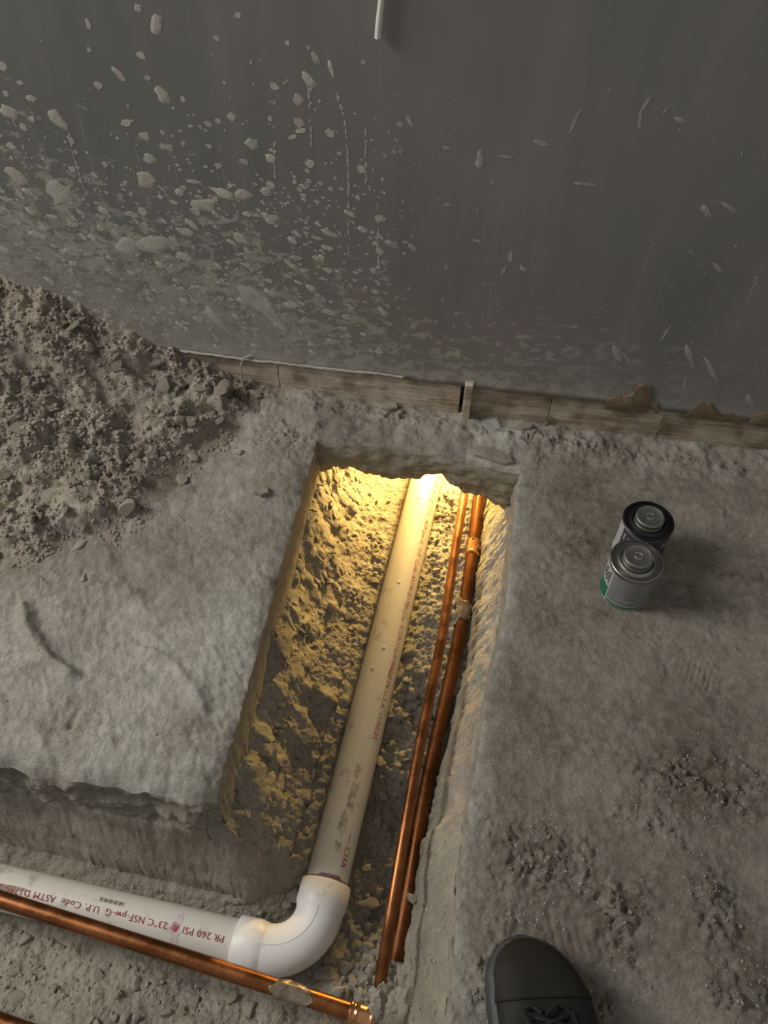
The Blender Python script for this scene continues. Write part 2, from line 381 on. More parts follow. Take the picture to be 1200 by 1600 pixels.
def build_floor():
    xs_l = np.concatenate([np.linspace(-1.15, -.80, 40)[:-1], np.linspace(-.80, XL, 260)])
    nm = 130; nr = 270
    ys = np.concatenate([np.linspace(-.1, YF, 201)[:-1], np.linspace(YF, YE, 281)[:-1], np.linspace(YE, 1.075, 54)])
    jF, jE = 200, 200 + 280
    cols = []
    nl = len(xs_l)
    S = np.linspace(0, 1, nm); T = np.linspace(0, 1, nr) ** 1.15
    X = np.zeros((nl + nm - 1 + nr - 1, len(ys))); Y = np.zeros_like(X)
    for j, y in enumerate(ys):
        l = XL + .0022 * perlin(y * 30, 3., 3) + .001 * perlin(y * 110, 3., 4); r = float(xr(y)) + .003 * perlin(y * 28, 7., 3) + .0016 * perlin(y * 90, 7., 4)
        xl = xs_l + (l - XL) * sstep(XL - .05, XL, xs_l)
        X[:, j] = np.concatenate([xl, (l + (r - l) * S)[1:], (r + (.72 - r) * T)[1:]])
    for i in range(X.shape[0]):
        x0 = X[i, jE]
        dy = (float(yfar(x0)) - YE if -.27 < x0 < .12 else 0.) + .003 * perlin(x0 * 30, 1., 6)
        Y[i] = ys + dy * np.exp(-((ys - YE) / .035) ** 2)
        if i < nl:
            df = .012 * perlin(x0 * 8, 5., 8) + .006 * perlin(x0 * 30, 5., 9)
            Y[i] += df * np.exp(-((ys - YF) / .04) ** 2)
    Z = top_h(X, Y)
    il, ir = nl - 1, nl + nm - 2
    # rounded front edge of the left slab
    Z[:nl] -= .02 * np.exp(-np.clip(Y[:nl] - Y[:nl, jF:jF + 1], 0, 9) / .012) * (1 + .5 * perlin(X[:nl] * 25, Y[:nl] * 25, 77))
    nu, nv = X.shape
    keep = np.ones((nu - 1, nv - 1), bool); keep[il:ir, :jE] = False; keep[:il, :jF] = False
    left = (X < XL - .001)
    dust = np.clip(left * (.12 + .8 * sstep(.30, .06, np.hypot((X + .30) * .55, Y - .42)) + .22 * sstep(.3, .0, np.abs(X + .27)) + .45 * fbm(X * 6, Y * 6, 51, 5)), 0, 1)
    rim = np.exp(-np.clip(X - xr(Y), 0, 9) / .016) * (X > 0); dust = np.maximum(dust, np.clip(rim * (.75 + .5 * fbm(X * 30, Y * 30, 52, 3)), 0, 1))
    dust = np.maximum(dust, .55 * np.clip(sstep(.96, 1.02, Y) * (.5 + fbm(X * 12, Y * 12, 54, 3)), 0, 1))
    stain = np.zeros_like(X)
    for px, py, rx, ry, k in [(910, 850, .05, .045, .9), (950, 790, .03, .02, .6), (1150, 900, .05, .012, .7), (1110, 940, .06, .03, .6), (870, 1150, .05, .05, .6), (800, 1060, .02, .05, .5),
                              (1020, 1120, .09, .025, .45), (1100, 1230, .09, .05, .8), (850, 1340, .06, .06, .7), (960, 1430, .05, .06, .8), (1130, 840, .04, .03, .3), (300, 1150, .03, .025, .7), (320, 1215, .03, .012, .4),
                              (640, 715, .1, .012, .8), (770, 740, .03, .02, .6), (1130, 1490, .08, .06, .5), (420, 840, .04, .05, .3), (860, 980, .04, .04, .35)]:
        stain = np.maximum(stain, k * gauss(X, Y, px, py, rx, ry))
    V = [np.stack([X, Y, Z], -1).reshape(-1, 3)]; Q = [grid_q(nu, nv, 0, keep, False)]
    at_d = [dust.ravel()]; at_s = [stain.ravel()]
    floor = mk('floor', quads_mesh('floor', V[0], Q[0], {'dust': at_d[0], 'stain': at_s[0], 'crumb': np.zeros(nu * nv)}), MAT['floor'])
    tag(floor, kind='structure')
    # cut faces: children of the floor
    def face(name, top, nrm, zb, K, disp, flip, back, bow=0.):
        n = len(top); t = np.linspace(0, 1, K)
        G = np.zeros((n, K + 6, 3)); s = np.concatenate([[0], np.cumsum(np.linalg.norm(np.diff(top, axis=0), axis=1))])
        for k in range(K):
            z = top[:, 2] + (zb - top[:, 2]) * t[k]
            dd = disp(s, z, t[k]) * min(1., t[k] * 6)
            G[:, k] = top + nrm * (dd + bow * math.sin(t[k] * math.pi))[:, None]; G[:, k, 2] = z
        for k in range(6):                       # underside running back under the slab
            G[:, K + k] = G[:, K - 1] - nrm * back * (k + 1) / 6; G[:, K + k, 2] = G[:, K - 1, 2] + .012 * np.sin(s * 40 + k)
            G[:, K + k, 2] = G[:, K + k, 2] * (1 - (k + 1) / 6) + (-.062) * (k + 1) / 6
        me = quads_mesh(name, G.reshape(-1, 3), grid_q(n, K + 6, 0, None, flip))
        return mk(name, me, MAT['cut'], floor)
    P3 = np.stack([X, Y, Z], -1)
    tp = P3[il, jF:jE + 1]; y = tp[:, 1]
    face('cut_face', tp, np.array([1., 0, 0]), -.098 + .012 * fbm(y * 14, y * 0, 21, 3), 30,
         lambda s, z, t: .0016 * fbm(s * 60, z * 260, 22, 3) - .010 * np.clip(fbm(s * 22, z * 30 + 4, 23, 3), 0, 1) * sstep(.72, 1., t), False, .3)
    tp = P3[il:ir + 1, jE]; x = tp[:, 0]
    zb = np.interp(x, [-.25, -.235, -.224, -.20, -.17, -.134, -.105, -.075, -.047, -.028, .004, .03, .06, .09], [-.085, -.078, -.070, -.068, -.078, -.086, -.084, -.070, -.056, -.066, -.088, -.084, -.098, -.112]) + .006 * fbm(x * 70, x * 0, 24, 3)
    face('cut_face', tp, np.array([0, -1., 0]), zb, 26, lambda s, z, t: .0045 * fbm(s * 26, z * 40, 25, 4) - .01 * t ** 3, True, .55, .004)
    tp = P3[ir, :jE + 1]; y = tp[:, 1]
    face('cut_face', tp, np.array([-1., 0, 0]), -.085 + .01 * fbm(y * 14, y * 0, 27, 3), 26, lambda s, z, t: .003 * fbm(s * 40, z * 60, 28, 4) + .002, True, .3)
    tp = P3[:il + 1, jF]; x = tp[:, 0]
    face('broken_face', tp, np.array([0, -1., 0]), -.088 + .012 * fbm(x * 12, x * 0, 29, 3), 30, lambda s, z, t: .012 * fbm(s * 18, z * 26, 30, 4) + .005 * crumbs(s, z * 1.2, .016, 32) - .010 * (np.abs(t - .3) < .12), False, .3)
    return floor
floor = build_floor()

# ------------------------------------------------------------------ pipes: centre lines
P_V0 = np.array([-.1235, .237, -.252])                                    # corner of the elbow
pv_far = at(664, 760, -.228); pv_dir = pv_far - P_V0; pv_dir /= np.linalg.norm(pv_dir)
ph_far = at(0, 1386, -.255); ph_dir = ph_far - P_V0; ph_dir /= np.linalg.norm(ph_dir)
def poly(pts, n=60):
    pts = np.asarray(pts, float); s = np.concatenate([[0], np.cumsum(np.linalg.norm(np.diff(pts, axis=0), axis=1))])
    u = np.linspace(0, s[-1], n); out = np.stack([np.interp(u, s, pts[:, k]) for k in range(3)], 1)
    for _ in range(3): out[1:-1] = (out[:-2] + 2 * out[1:-1] + out[2:]) / 4
    return out
cu1 = poly([at(734, 715, -.185), at(727, 765, -.175), at(706, 889, -.155), at(692, 997, -.14), at(669, 1100, -.132), at(652, 1177, -.127), at(640, 1261, -.126), at(624, 1344, -.13), at(611, 1427, -.14), at(597, 1511, -.16), at(588, 1580, -.205)], 90)
cu2 = poly([at(757, 715, -.232), at(748, 775, -.232), at(735, 889, -.229), at(718, 997, -.23), at(695, 1100, -.233), at(677, 1177, -.235), at(659, 1261, -.238), at(646, 1344, -.241), at(634, 1427, -.25), at(619, 1500, -.275)], 90)
for _ in range(60):
    for c_ in (cu1, cu2): c_[1:-1] = (c_[:-2] + 2 * c_[1:-1] + c_[2:]) / 4
cuh = poly([at(-120, 1366, -.205), at(0, 1405, -.205), at(300, 1500, -.208), at(578, 1590, -.212)], 60)
cub = poly([at(-120, 1552, -.215), at(0, 1597, -.22), at(200, 1668, -.225)], 30)

# ------------------------------------------------------------------ trench soil
def seg_dist(x, y, a, b):
    ab = np.array(b[:2]) - np.array(a[:2]); t = np.clip(((x - a[0]) * ab[0] + (y - a[1]) * ab[1]) / (ab @ ab), 0, 1)
    return np.hypot(x - a[0] - t * ab[0], y - a[1] - t * ab[1]), t
LUMPS = [(430, 1052, -.19, .030, .022, .055), (505, 880, -.19, .022, .018, .014), (478, 905, -.15, .016, .012, .02), (545, 905, -.2, .03, .02, .008), (520, 800, -.17, .03, .02, .012),
         (500, 1080, -.2, .03, .014, .028), (560, 1088, -.21, .03, .012, .022), (600, 1098, -.22, .03, .012, .015), (475, 1150, -.22, .018, .02, .02), (520, 1190, -.235, .03, .014, .016),
         (405, 1240, -.17, .022, .03, .05), (425, 1190, -.2, .02, .02, .03), (520, 940, -.2, .018, .012, .014), (590, 1510, -.25, .03, .03, .012), (520, 1540, -.27, .02, .015, .01)]
def soil_h(x, y):
    wob = .009 * fbm(x * 11, y * 11, 61, 2) + .002 * fbm(x * 45, y * 45, 62, 3)
    # floor of the trench steps down towards the elbow
    base = np.interp(y + .6 * wob, [-.3, .05, .14, .24, .34, .45, .52, .60, .66, .9, 1.15, 1.34, 1.47], [-.235, -.255, -.275, -.300, -.298, -.285, -.268, -.262, -.245, -.245, -.25, -.24, -.07])
    base = base + (.013 - .006 * sstep(.55, .7, y)) * fbm(x * 9, y * 9, 63, 4)
    # bank under the left slab and in front of it
    dx, dy = x - XL, YF - y
    d = np.where((dx > 0) & (dy > 0), np.hypot(np.maximum(dx, 0), np.maximum(dy, 0)), np.maximum(dx, dy))
    d = d + wob * (1.3 - .9 * sstep(.35, .30, y)) - .004
    g = np.interp(d, [-.06, -.02, 0, .012, .03, .05, .10, .15, .2], [-.06, -.083, -.10, -.15, -.195, -.222, -.252, -.275, -.40])
    gf = np.interp(d, [-.06, -.02, 0, .012, .028, .05, .09, .15, .2], [-.06, -.083, -.095, -.15, -.215, -.262, -.290, -.32, -.40])
    k = sstep(.37, .32, y); g = g * (1 - k) + gf * k
    z = np.maximum(base, g)
    # right bank
    tx = np.interp(y, [.1, .18, .29, .376, .47, .6, .69, .88, 1.07, 1.4], [.02, .022, .016, .012, .022, .034, .043, .047, .054, .06])
    zt = np.interp(y, [.1, .38, .5, .62, 1.], [-.02, -.022, -.05, -.085, -.088])
    e = xr(y); u = (x + .7 * wob - tx) / (e - tx)
    rb = np.where(u < 0, -.235 + u * .12, -.235 + (zt + .235) * np.clip(u, 0, 1) ** .75)
    rb = np.where(u > 1, np.maximum(zt - .10 * (u - 1), -.085), rb)
    z = np.maximum(z, rb)
    for px, py, zz, rx, ry, h in LUMPS:
        z = z + h * gauss(x, y, px, py, rx, ry, zz)
    inside = sstep(-.005, .03, d) * sstep(1.1, .8, u)
    # clumps
    lw = np.clip(.5 + .9 * fbm(x * 11, y * 11, 64, 3), 0, 1)
    right = sstep(-.09, -.05, x)
    z = z + (.012 * crumbs(x, y, .020, 65) * lw * (.26 + .5 * right) + .0066 * crumbs(x, y, .0105, 66) * (.28 + .72 * right) + .003 * crumbs(x, y, .0055, 67)) * (.25 + .75 * inside)
    z = z + .0024 * np.abs(fbm(x * 55, y * 55, 68, 4))
    # tool marks on the left bank
    p = at(510, 800, -.17); m = np.exp(-(((x - p[0]) / .025) ** 2 + ((y - p[1]) / .04) ** 2)); z = z + .003 * m * np.sin(2 * np.pi * (x + .35 * (y - p[1])) / .0075)
    p = at(480, 1000, -.2); m = np.exp(-(((x - p[0]) / .022) ** 2 + ((y - p[1]) / .03) ** 2)); z = z + .002 * m * np.sin(2 * np.pi * (y * .9 + .3 * x) / .006)
    # the pipes press their own beds
    for a, b, rr in ((P_V0, P_V0 + pv_dir * 1.2, .030), (P_V0, P_V0 + ph_dir * .8, .030)):
        dd, t = seg_dist(x, y, a, b); za = a[2] + (b[2] - a[2]) * t
        lim = za - .012 + .35 * np.clip(dd - .022, 0, 1) + .004 * fbm(x * 60, y * 60, 69, 2)
        lim = np.where(dd < rr + .004, np.minimum(lim, za - .004), lim); lim = np.where(dd < .026, za - .02, lim)
        z = np.where(dd < .06, np.minimum(z, lim), z)
    ce = P_V0 + np.array([-.018, .018, 0]); dd = np.hypot(x - ce[0], y - ce[1]); z = np.where(dd < .05, np.minimum(z, P_V0[2] - .015), z)
    for path, rr in ((cu2[:-14], .0111), (cuh, .0111), (cub, .0111), (cu1[:-6], .008)):
        for a, b in zip(path[:-1:6], path[6::6]):
            dd, t = seg_dist(x, y, a, b); za = a[2] + (b[2] - a[2]) * t
            z = np.where(dd < rr + .07, np.minimum(z, za - .003 + 4. * np.clip(dd - rr, 0, 1) + .003 * perlin(x * 60, y * 60, 74)), z)
    return z
SOIL = {}
def soil_at(x, y): return float(SOIL['Z'][np.argmin(np.abs(SOIL['x'] - x)), np.argmin(np.abs(SOIL['y'] - y))])
def build_soil():
    x = np.linspace(-.92, .17, 500); y = np.concatenate([np.linspace(-.12, 1.16, 600)[:-1], np.linspace(1.16, 1.5, 50)])
    X, Y = np.meshgrid(x, y, indexing='ij'); Z = soil_h(X, Y); SOIL.update(x=x, y=y, Z=Z)
    J = .0012; X2 = X + J * perlin(X * 300, Y * 300, 5); Y2 = Y + J * perlin(X * 300, Y * 300, 6)
    gx, gy = np.gradient(Z, x, y); st = sstep(.5, 1.6, np.hypot(gx, gy)); dn = .007 * fbm(Y * 24, Z * 26, 71, 3) + .003 * fbm((X + Y) * 80, Z * 80, 72, 3) + .002 * crumbs(X + Y, Z, .014, 73)
    dn = dn * np.where(X > -.02, .5, 1.) * np.where(Y < .36, .35, 1.)
    X2 += st * dn * np.sign(gx) * -1 * (np.abs(gx) > .4); Y2 += st * dn * -np.sign(gy) * (np.abs(gy) > .4)
    keep = ~((X[:-1, :-1] < XL - .10) & (Y[:-1, :-1] > YF + .10))
    o = mk('trench_soil', quads_mesh('trench_soil', np.stack([X2, Y2, Z], -1).reshape(-1, 3), grid_q(len(x), len(y), 0, keep)), MAT['soil'])
    return tag(o, kind='structure')
soil = build_soil()

# ------------------------------------------------------------------ soil heap against the wall
def heap_h(x, y):
    w = .05 * fbm(x * 5, y * 5, 81, 4)
    P0 = np.array([-.335, 1.03]); dr = np.array([-.55, -.835]); nn = np.array([-.835, .55])
    d = (x - P0[0]) * nn[0] + (y - P0[1]) * nn[1] + w
    along = (x - P0[0]) * dr[0] + (y - P0[1]) * dr[1]
    h = np.interp(d, [-.2, -.03, 0, .05, .12, .4, .9], [-.05, -.008, .002, .013, .040, .175, .36]) + .006
    h = h - .05 * sstep(.28, .62, along) * sstep(.03, .2, d)
    m = sstep(-.005, .035, d)
    h = h + m * (.018 * fbm(x * 9, y * 9, 82, 3) + .006 * fbm(x * 30, y * 30, 87, 3))
    cl = np.clip(.65 + .8 * fbm(x * 10, y * 10, 86, 3), 0.25, 1)
    h = h + (.15 + .85 * m) * cl * (.016 * crumbs(x, y, .026, 83) + .011 * crumbs(x, y, .014, 84) + .006 * crumbs(x, y, .0078, 85))
    return h, d
def build_heap():
    x = np.linspace(-1.12, -.275, 330); y = np.linspace(.44, 1.062, 250)
    X, Y = np.meshgrid(x, y, indexing='ij'); Z, d = heap_h(X, Y)
    keep = (d[:-1, :-1] > -.06)
    o = mk('soil_heap', quads_mesh('soil_heap', np.stack([X, Y, Z], -1).reshape(-1, 3), grid_q(len(x), len(y), 0, keep)), MAT['heap'])
    return tag(o, 'heap of crumbly grey-brown soil piled against the wall left of the trench', 'soil heap')
heap = build_heap()

# ------------------------------------------------------------------ clods
def ico(sub):
    import bmesh
    bm = bmesh.new(); bmesh.ops.create_icosphere(bm, subdivisions=sub, radius=1.)
    V = np.array([v.co[:] for v in bm.verts]); F = [tuple(v.index for v in f.verts) for f in bm.faces]; bm.free(); return V, F
IV, IF = ico(2); TV, TF = ico(1)
def lump(V, s):
    k = 1 + .42 * perlin(V[:, 0] * 1.3 + s * 9, V[:, 1] * 1.3 + V[:, 2] * .8, s) + .2 * perlin(V[:, 0] * 3 + s, V[:, 2] * 3 - V[:, 1], s + 2)
    v = V * k[:, None]
    for _ in range(7):       # break flat facets off
        n = np.random.default_rng(s * 31 + _).normal(size=3); n /= np.linalg.norm(n); h = v @ n; c = .45 + .12 * (_ % 3)
        v = v - np.clip(h - c, 0, 9)[:, None] * n
    return v * np.array([1, .85, .7])
clod_meshes = []
for s in range(8):
    me = bpy.data.meshes.new('clod'); me.from_pydata(lump(IV, s).tolist(), [], IF); me.materials.append(MAT['clod'])
    me.polygons.foreach_set('use_smooth', np.ones(len(me.polygons), bool)); me.set_sharp_from_angle(angle=math.radians(38)); clod_meshes.append(me)
heap_clods = []
for s in range(4):
    me = clod_meshes[s].copy(); me.materials.clear(); me.materials.append(MAT['heap']); heap_clods.append(me)
def clod(parent, x, y, z, r, meshes, flat=1.):
    o = bpy.data.objects.new('clod', random.choice(meshes)); C.objects.link(o); o.parent = parent
    o.location = (x, y, z + r * .12); o.rotation_euler = (random.uniform(-.5, .5), random.uniform(-.5, .5), random.uniform(0, 6.28))
    o.scale = (r * random.uniform(.8, 1.25), r * random.uniform(.8, 1.2), r * flat); return o
def near_pipe(x, y):
    d1, _ = seg_dist(x, y, P_V0, P_V0 + pv_dir * 1.2); d2, _ = seg_dist(x, y, P_V0, P_V0 + ph_dir * .8)
    m = min(float(d1) - .033, float(d2) - .033, math.hypot(x + .1415, y - .255) - .055)
    for p in (cu1, cu2, cuh, cub): m = min(m, float(np.min(np.hypot(p[:, 0] - x, p[:, 1] - y))) - .013)
    return m
def fine(name, parent, pts, mat):    # uncountable crumbs joined into one part
    Vs, Qs, n = [], [], 0; F = np.array(TF)
    var = [lump(TV, 50 + k) for k in range(6)]
    for (x, y, z, r) in pts:
        a = random.uniform(0, 6.28); c, s = math.cos(a), math.sin(a); v = var[random.randrange(6)] * r * np.array([random.uniform(.8, 1.5), random.uniform(.7, 1.1), 1])
        v = np.stack([v[:, 0] * c - v[:, 1] * s + x, v[:, 0] * s + v[:, 1] * c + y, v[:, 2] * .75 + z - r * .1], 1); Vs.append(v); Qs.append(F + n); n += len(v)
    me = bpy.data.meshes.new(name); V = np.concatenate(Vs).astype(np.float32); Q = np.concatenate(Qs).astype(np.int32)
    me.vertices.add(len(V)); me.vertices.foreach_set('co', V.ravel()); me.loops.add(Q.size); me.loops.foreach_set('vertex_index', Q.ravel())
    me.polygons.add(len(Q)); me.polygons.foreach_set('loop_start', np.arange(0, Q.size, 3, dtype=np.int32)); me.update(calc_edges=True)
    return tag(mk(name, me, mat, parent), kind='stuff')
# large clods seen singly in the trench: photo position, height of the soil there, radius
for px, py, zz, r in [(513, 1520, -.27, .019), (531, 1548, -.27, .013), (502, 1480, -.27, .010), (512, 1497, -.265, .011), (540, 1505, -.27, .012), (555, 1450, -.26, .016), (575, 1400, -.25, .015), (600, 1430, -.25, .012),
                      (455, 1395, -.27, .014), (470, 1375, -.27, .010), (478, 1340, -.265, .010), (445, 1410, -.27, .009), (645, 1565, -.24, .012), (620, 1575, -.25, .012), (632, 1530, -.24, .010), (560, 1470, -.26, .014),
                      (531, 935, -.21, .013), (516, 950, -.21, .011), (545, 952, -.215, .012), (500, 955, -.2, .010), (584, 900, -.225, .012), (600, 800, -.23, .012), (560, 880, -.22, .009),
                      (636, 1060, -.235, .010), (643, 1015, -.235, .012), (640, 1045, -.238, .007), (632, 1120, -.25, .009), (618, 1150, -.25, .012), (612, 1165, -.25, .010), (595, 1190, -.255, .013), (620, 1195, -.255, .009), (640, 1130, -.245, .008),
                      (600, 1240, -.26, .010), (590, 1280, -.265, .011), (605, 1300, -.265, .008), (30, 1465, -.27, .012), (85, 1475, -.27, .010), (150, 1520, -.275, .012), (310, 1535, -.275, .013), (360, 1560, -.275, .014), (390, 1575, -.275, .012), (240, 1530, -.275, .008),
                      (440, 1590, -.275, .012), (280, 1580, -.275, .010), (20, 1560, -.26, .013), (180, 1560, -.27, .009)]:
    p = at(px, py, zz)
    z = soil_at(p[0], p[1]); clod(soil, p[0], p[1], z, r, clod_meshes, .85)
A = np.stack([rng.uniform(-.62, .05, 16000), rng.uniform(.03, 1.12, 16000), rng.choice([.0016, .002, .0027, .0036], 16000) * rng.uniform(.7, 1.3, 16000)], 1)
lw = .5 + .9 * fbm(A[:, 0] * 11, A[:, 1] * 11, 64, 3) + .25 * (A[:, 0] > -.1)
ok = (rng.random(len(A)) < np.clip(lw, .12, 1)) & ~((A[:, 0] < XL + .005) & (A[:, 1] > YF - .03)) & ~((A[:, 1] > .3) & (A[:, 0] > .03))
A = A[ok]; keepp = []
for x, y, r in A:
    if near_pipe(x, y) > r: keepp.append((x, y, soil_at(x, y), r))
random.shuffle(keepp)
fine('crumbs', soil, keepp[:6500], MAT['clod'])
n = 0
while n < 190:
    x, y = random.uniform(-.55, .04), random.uniform(.06, 1.08); r = .0045 + .006 * random.random() ** 2
    if (x < XL + .02 and y > YF - .06) or (y > .3 and x > .02) or near_pipe(x, y) < r: continue
    if random.random() > (.9 if x > -.1 or y < .3 else .45): continue
    clod(soil, x, y, soil_at(x, y), r, clod_meshes, .9); n += 1
# heap
n = 0; pts = []
for px, py, h_, r in [(350, 618, .03, .020), (318, 622, .02, .013), (400, 620, .012, .016), (425, 625, .008, .010), (385, 690, .005, .012), (372, 708, .004, .010), (405, 700, .004, .009), (20, 622, .14, .022), (255, 605, .05, .018), (300, 700, .03, .014),
                      (225, 630, .06, .014), (180, 560, .1, .016), (265, 640, .05, .013), (280, 740, .02, .014), (200, 795, .02, .02), (300, 665, .03, .012), (120, 845, .02, .014), (70, 915, .006, .012), (130, 900, .01, .012), (240, 700, .04, .014), (215, 705, .045, .012), (330, 640, .03, .012)]:
    p = at(px, py, h_); z, d = heap_h(np.array([p[0]]), np.array([p[1]])); clod(heap, p[0], p[1], max(float(z[0]), .004), r, clod_meshes if d[0] < .03 else heap_clods, .85)
while n < 250:
    x, y = random.uniform(-.9, -.3), random.uniform(.55, 1.05); z, d = heap_h(np.array([x]), np.array([y]))
    if d[0] < .01 or random.random() > .35 + .65 * float(np.clip(.6 + .9 * fbm(np.array([x * 10]), np.array([y * 10]), 86, 3)[0], 0, 1)): continue
    clod(heap, x, y, float(z[0]), .005 + .010 * random.random() ** 2.5, heap_clods, .9); n += 1
B = np.stack([rng.uniform(-.95, -.29, 26000), rng.uniform(.5, 1.05, 26000)], 1); z, d = heap_h(B[:, 0], B[:, 1])
den = np.clip(.6 + 1.2 * fbm(B[:, 0] * 10, B[:, 1] * 10, 86, 3), .2, 1) * sstep(-.06, .02, d); s = rng.random(26000) < den
fine('crumbs', heap, [(a[0], a[1], max(float(q), .003), .0016 + .0052 * random.random() ** 2.2) for a, q in zip(B[s], z[s])][:13000], MAT['heap'])
# crumbs on the concrete
B = np.stack([rng.uniform(-.75, .62, 40000), rng.uniform(.1, 1.05, 40000)], 1)
inhole = (B[:, 0] > XL - .01) & (B[:, 0] < xr(B[:, 1]) + .008) & (B[:, 1] < yfar(B[:, 0]) + .012) | ((B[:, 0] < XL) & (B[:, 1] < YF + .03))
cm = crumb_mask(B[:, 0], B[:, 1]); s = (~inhole) & (rng.random(len(B)) < cm * .9 + .014); B = B[s]; z = top_h(B[:, 0], B[:, 1])
fine('crumbs', floor, [(a[0], a[1], float(q), (.0009 + .0024 * random.random() ** 2.5)) for a, q in zip(B, z)][:9000], MAT['clod'])

# ------------------------------------------------------------------ wall and wooden base strip
WY = YW - .003
def build_wall():
    x = np.linspace(-1.6, 1.3, 240); z = np.concatenate([np.linspace(0, 1, 30)[:1], np.linspace(.01, 1.7, 90)])
    X, T = np.meshgrid(x, z, indexing='ij')
    zb = .068 + .004 * fbm(x * 9, x * 0, 91, 3) + .002 * fbm(x * 60, x * 0, 92, 2)
    Z = zb[:, None] * (1 - sstep(0, .4, T)) + T * 1.0 + 0
    Z[:, 0] = zb
    Y = WY + .0025 * fbm(X * 2.2, Z * 2.2, 93, 3); Y -= .003 * np.exp(-(Z - zb[:, None]) / .006)
    V = np.stack([X, Y, Z], -1); nu, nv = X.shape
    lip = V[:, :1].copy(); lip[:, :, 1] = WY + .03
    V = np.concatenate([lip, V], 1)
    return tag(mk('wall_back', quads_mesh('wall_back', V.reshape(-1, 3), grid_q(nu, nv + 1, 0, None, False)), MAT['wall']), kind='structure')
wall = build_wall()
# baseboard pieces
bb = empty('baseboard_back', (0, YW, 0)); tag(bb, kind='structure')
def plank(x0, x1, z0, z1, y0, mat, seed):
    nx = max(4, int((x1 - x0) / .006)); x = np.linspace(x0, x1, nx); mb = MB()
    zt = z1 + .0025 * fbm(x * 20, x * 0, seed, 3); zbm = z0 + .0015 * fbm(x * 25, x * 0, seed + 1, 3)
    t = np.linspace(0, 1, 11); G = np.zeros((nx, 15, 3))
    for k, u in enumerate(t):
        G[:, 2 + k] = np.stack([x, y0 + .0018 * fbm(x * 14, x * 0 + u * 6, seed + 2, 3) - .0012 * fbm(x * 6, x * 0 + u * 30, seed + 3, 2), zbm + (zt - zbm) * u], 1)
    G[:, 1] = G[:, 2] + [0, .0012, -.0015]; G[:, 0] = G[:, 1]; G[:, 0, 1] = y0 + .03
    G[:, 13] = G[:, 12] + [0, .0012, .0012]; G[:, 14] = G[:, 13]; G[:, 14, 1] = y0 + .03
    V = G.reshape(-1, 3) - np.array([0, YW, 0]); q = grid_q(nx, 15).tolist()
    q += [[k for k in range(15)], [(nx - 1) * 15 + k for k in range(15)][::-1]]
    mb.add(V, q); return mb.build('plank', mat, bb, True, 40)
pw = lambda px, py: on_wall(px, py, YW)
x_slit = pw(721, 622)[0]
plank(-.80, -.335, -.01, .069, YW + .001, MAT['wood'], 101)
plank(-.333, x_slit - .003, -.01, .068, YW, MAT['wood'], 105)
xa, xb_ = pw(858, 640)[0], pw(1030, 668)[0]
plank(x_slit + .018, xa, -.01, .067, YW + .001, MAT['wood2'], 109)
plank(xa + .0012, xb_, -.01, .064, YW, MAT['wood2'], 113)
plank(xb_ + .0012, .85, -.01, .064, YW + .0012, MAT['wood2'], 117)
mb = MB(); mb.box((x_slit + .0105, -.004, .035), (.0135, .02, .088)); o = mb.build('spacer_block', MAT['wood'], bb, False)
bv = o.modifiers.new('bevel', 'BEVEL'); bv.width = .0015; bv.segments = 2
mb = MB(); mb.box((x_slit, .024, .03), (.012, .01, .09)); mb.build('gap_shade', MAT['black'], bb, False)  # black box behind the slit stands in for the shade between the planks
# splinters of wood where the strip is chipped
for px, py in ((856, 655), (1032, 664)):
    p = pw(px, py); mb = MB()
    mb.add(np.array([[-.004, 0, -.013], [.005, 0, -.013], [.003, 0, .012], [-.003, -.004, -.012], [.004, -.004, -.012], [.0025, -.003, .008]]) + [p[0], -.001, p[2]], [(0, 1, 4, 3), (1, 2, 5, 4), (2, 0, 3, 5), (3, 4, 5)])
    mb.build('splinter', MAT['paper'], bb, False)
# torn brown patches over the strip at the right
for pts in ([(945, 636), (948, 624), (962, 617), (972, 620), (988, 615), (996, 604), (1008, 597), (1016, 601), (1018, 618), (1015, 637), (1010, 645), (980, 640)],
            [(1021, 642), (1022, 628), (1027, 626), (1030, 634), (1028, 645)],
            [(1066, 646), (1080, 637), (1096, 628), (1110, 629), (1120, 641), (1128, 648), (1140, 644), (1156, 650), (1162, 658), (1120, 656), (1090, 652)],
            [(1168, 660), (1178, 648), (1190, 643), (1215, 646), (1215, 668)]):
    P2 = []
    for i, p in enumerate(pts):
        q = pts[(i + 1) % len(pts)]
        for t in (0, .33, .66):
            a = on_wall(p[0] + (q[0] - p[0]) * t + random.uniform(-1.2, 1.2), p[1] + (q[1] - p[1]) * t + random.uniform(-1.2, 1.2), WY); P2.append(a)
    P2 = np.array(P2); n = len(P2); c = P2.mean(0); mb = MB()
    F1 = P2.copy(); F1[:, 1] = WY + .004; F2 = P2.copy(); F2[:, 1] = WY - .0032; F3 = c + (P2 - c) * .8; F3[:, 1] = WY - .0045
    mb.add(np.concatenate([F1, F2, F3]), [(i, (i + 1) % n, n + (i + 1) % n, n + i) for i in range(n)] + [(n + i, n + (i + 1) % n, 2 * n + (i + 1) % n, 2 * n + i) for i in range(n)] + [tuple(range(2 * n, 3 * n))])
    mb.build('torn_paper_patch', MAT['paper'], wall)
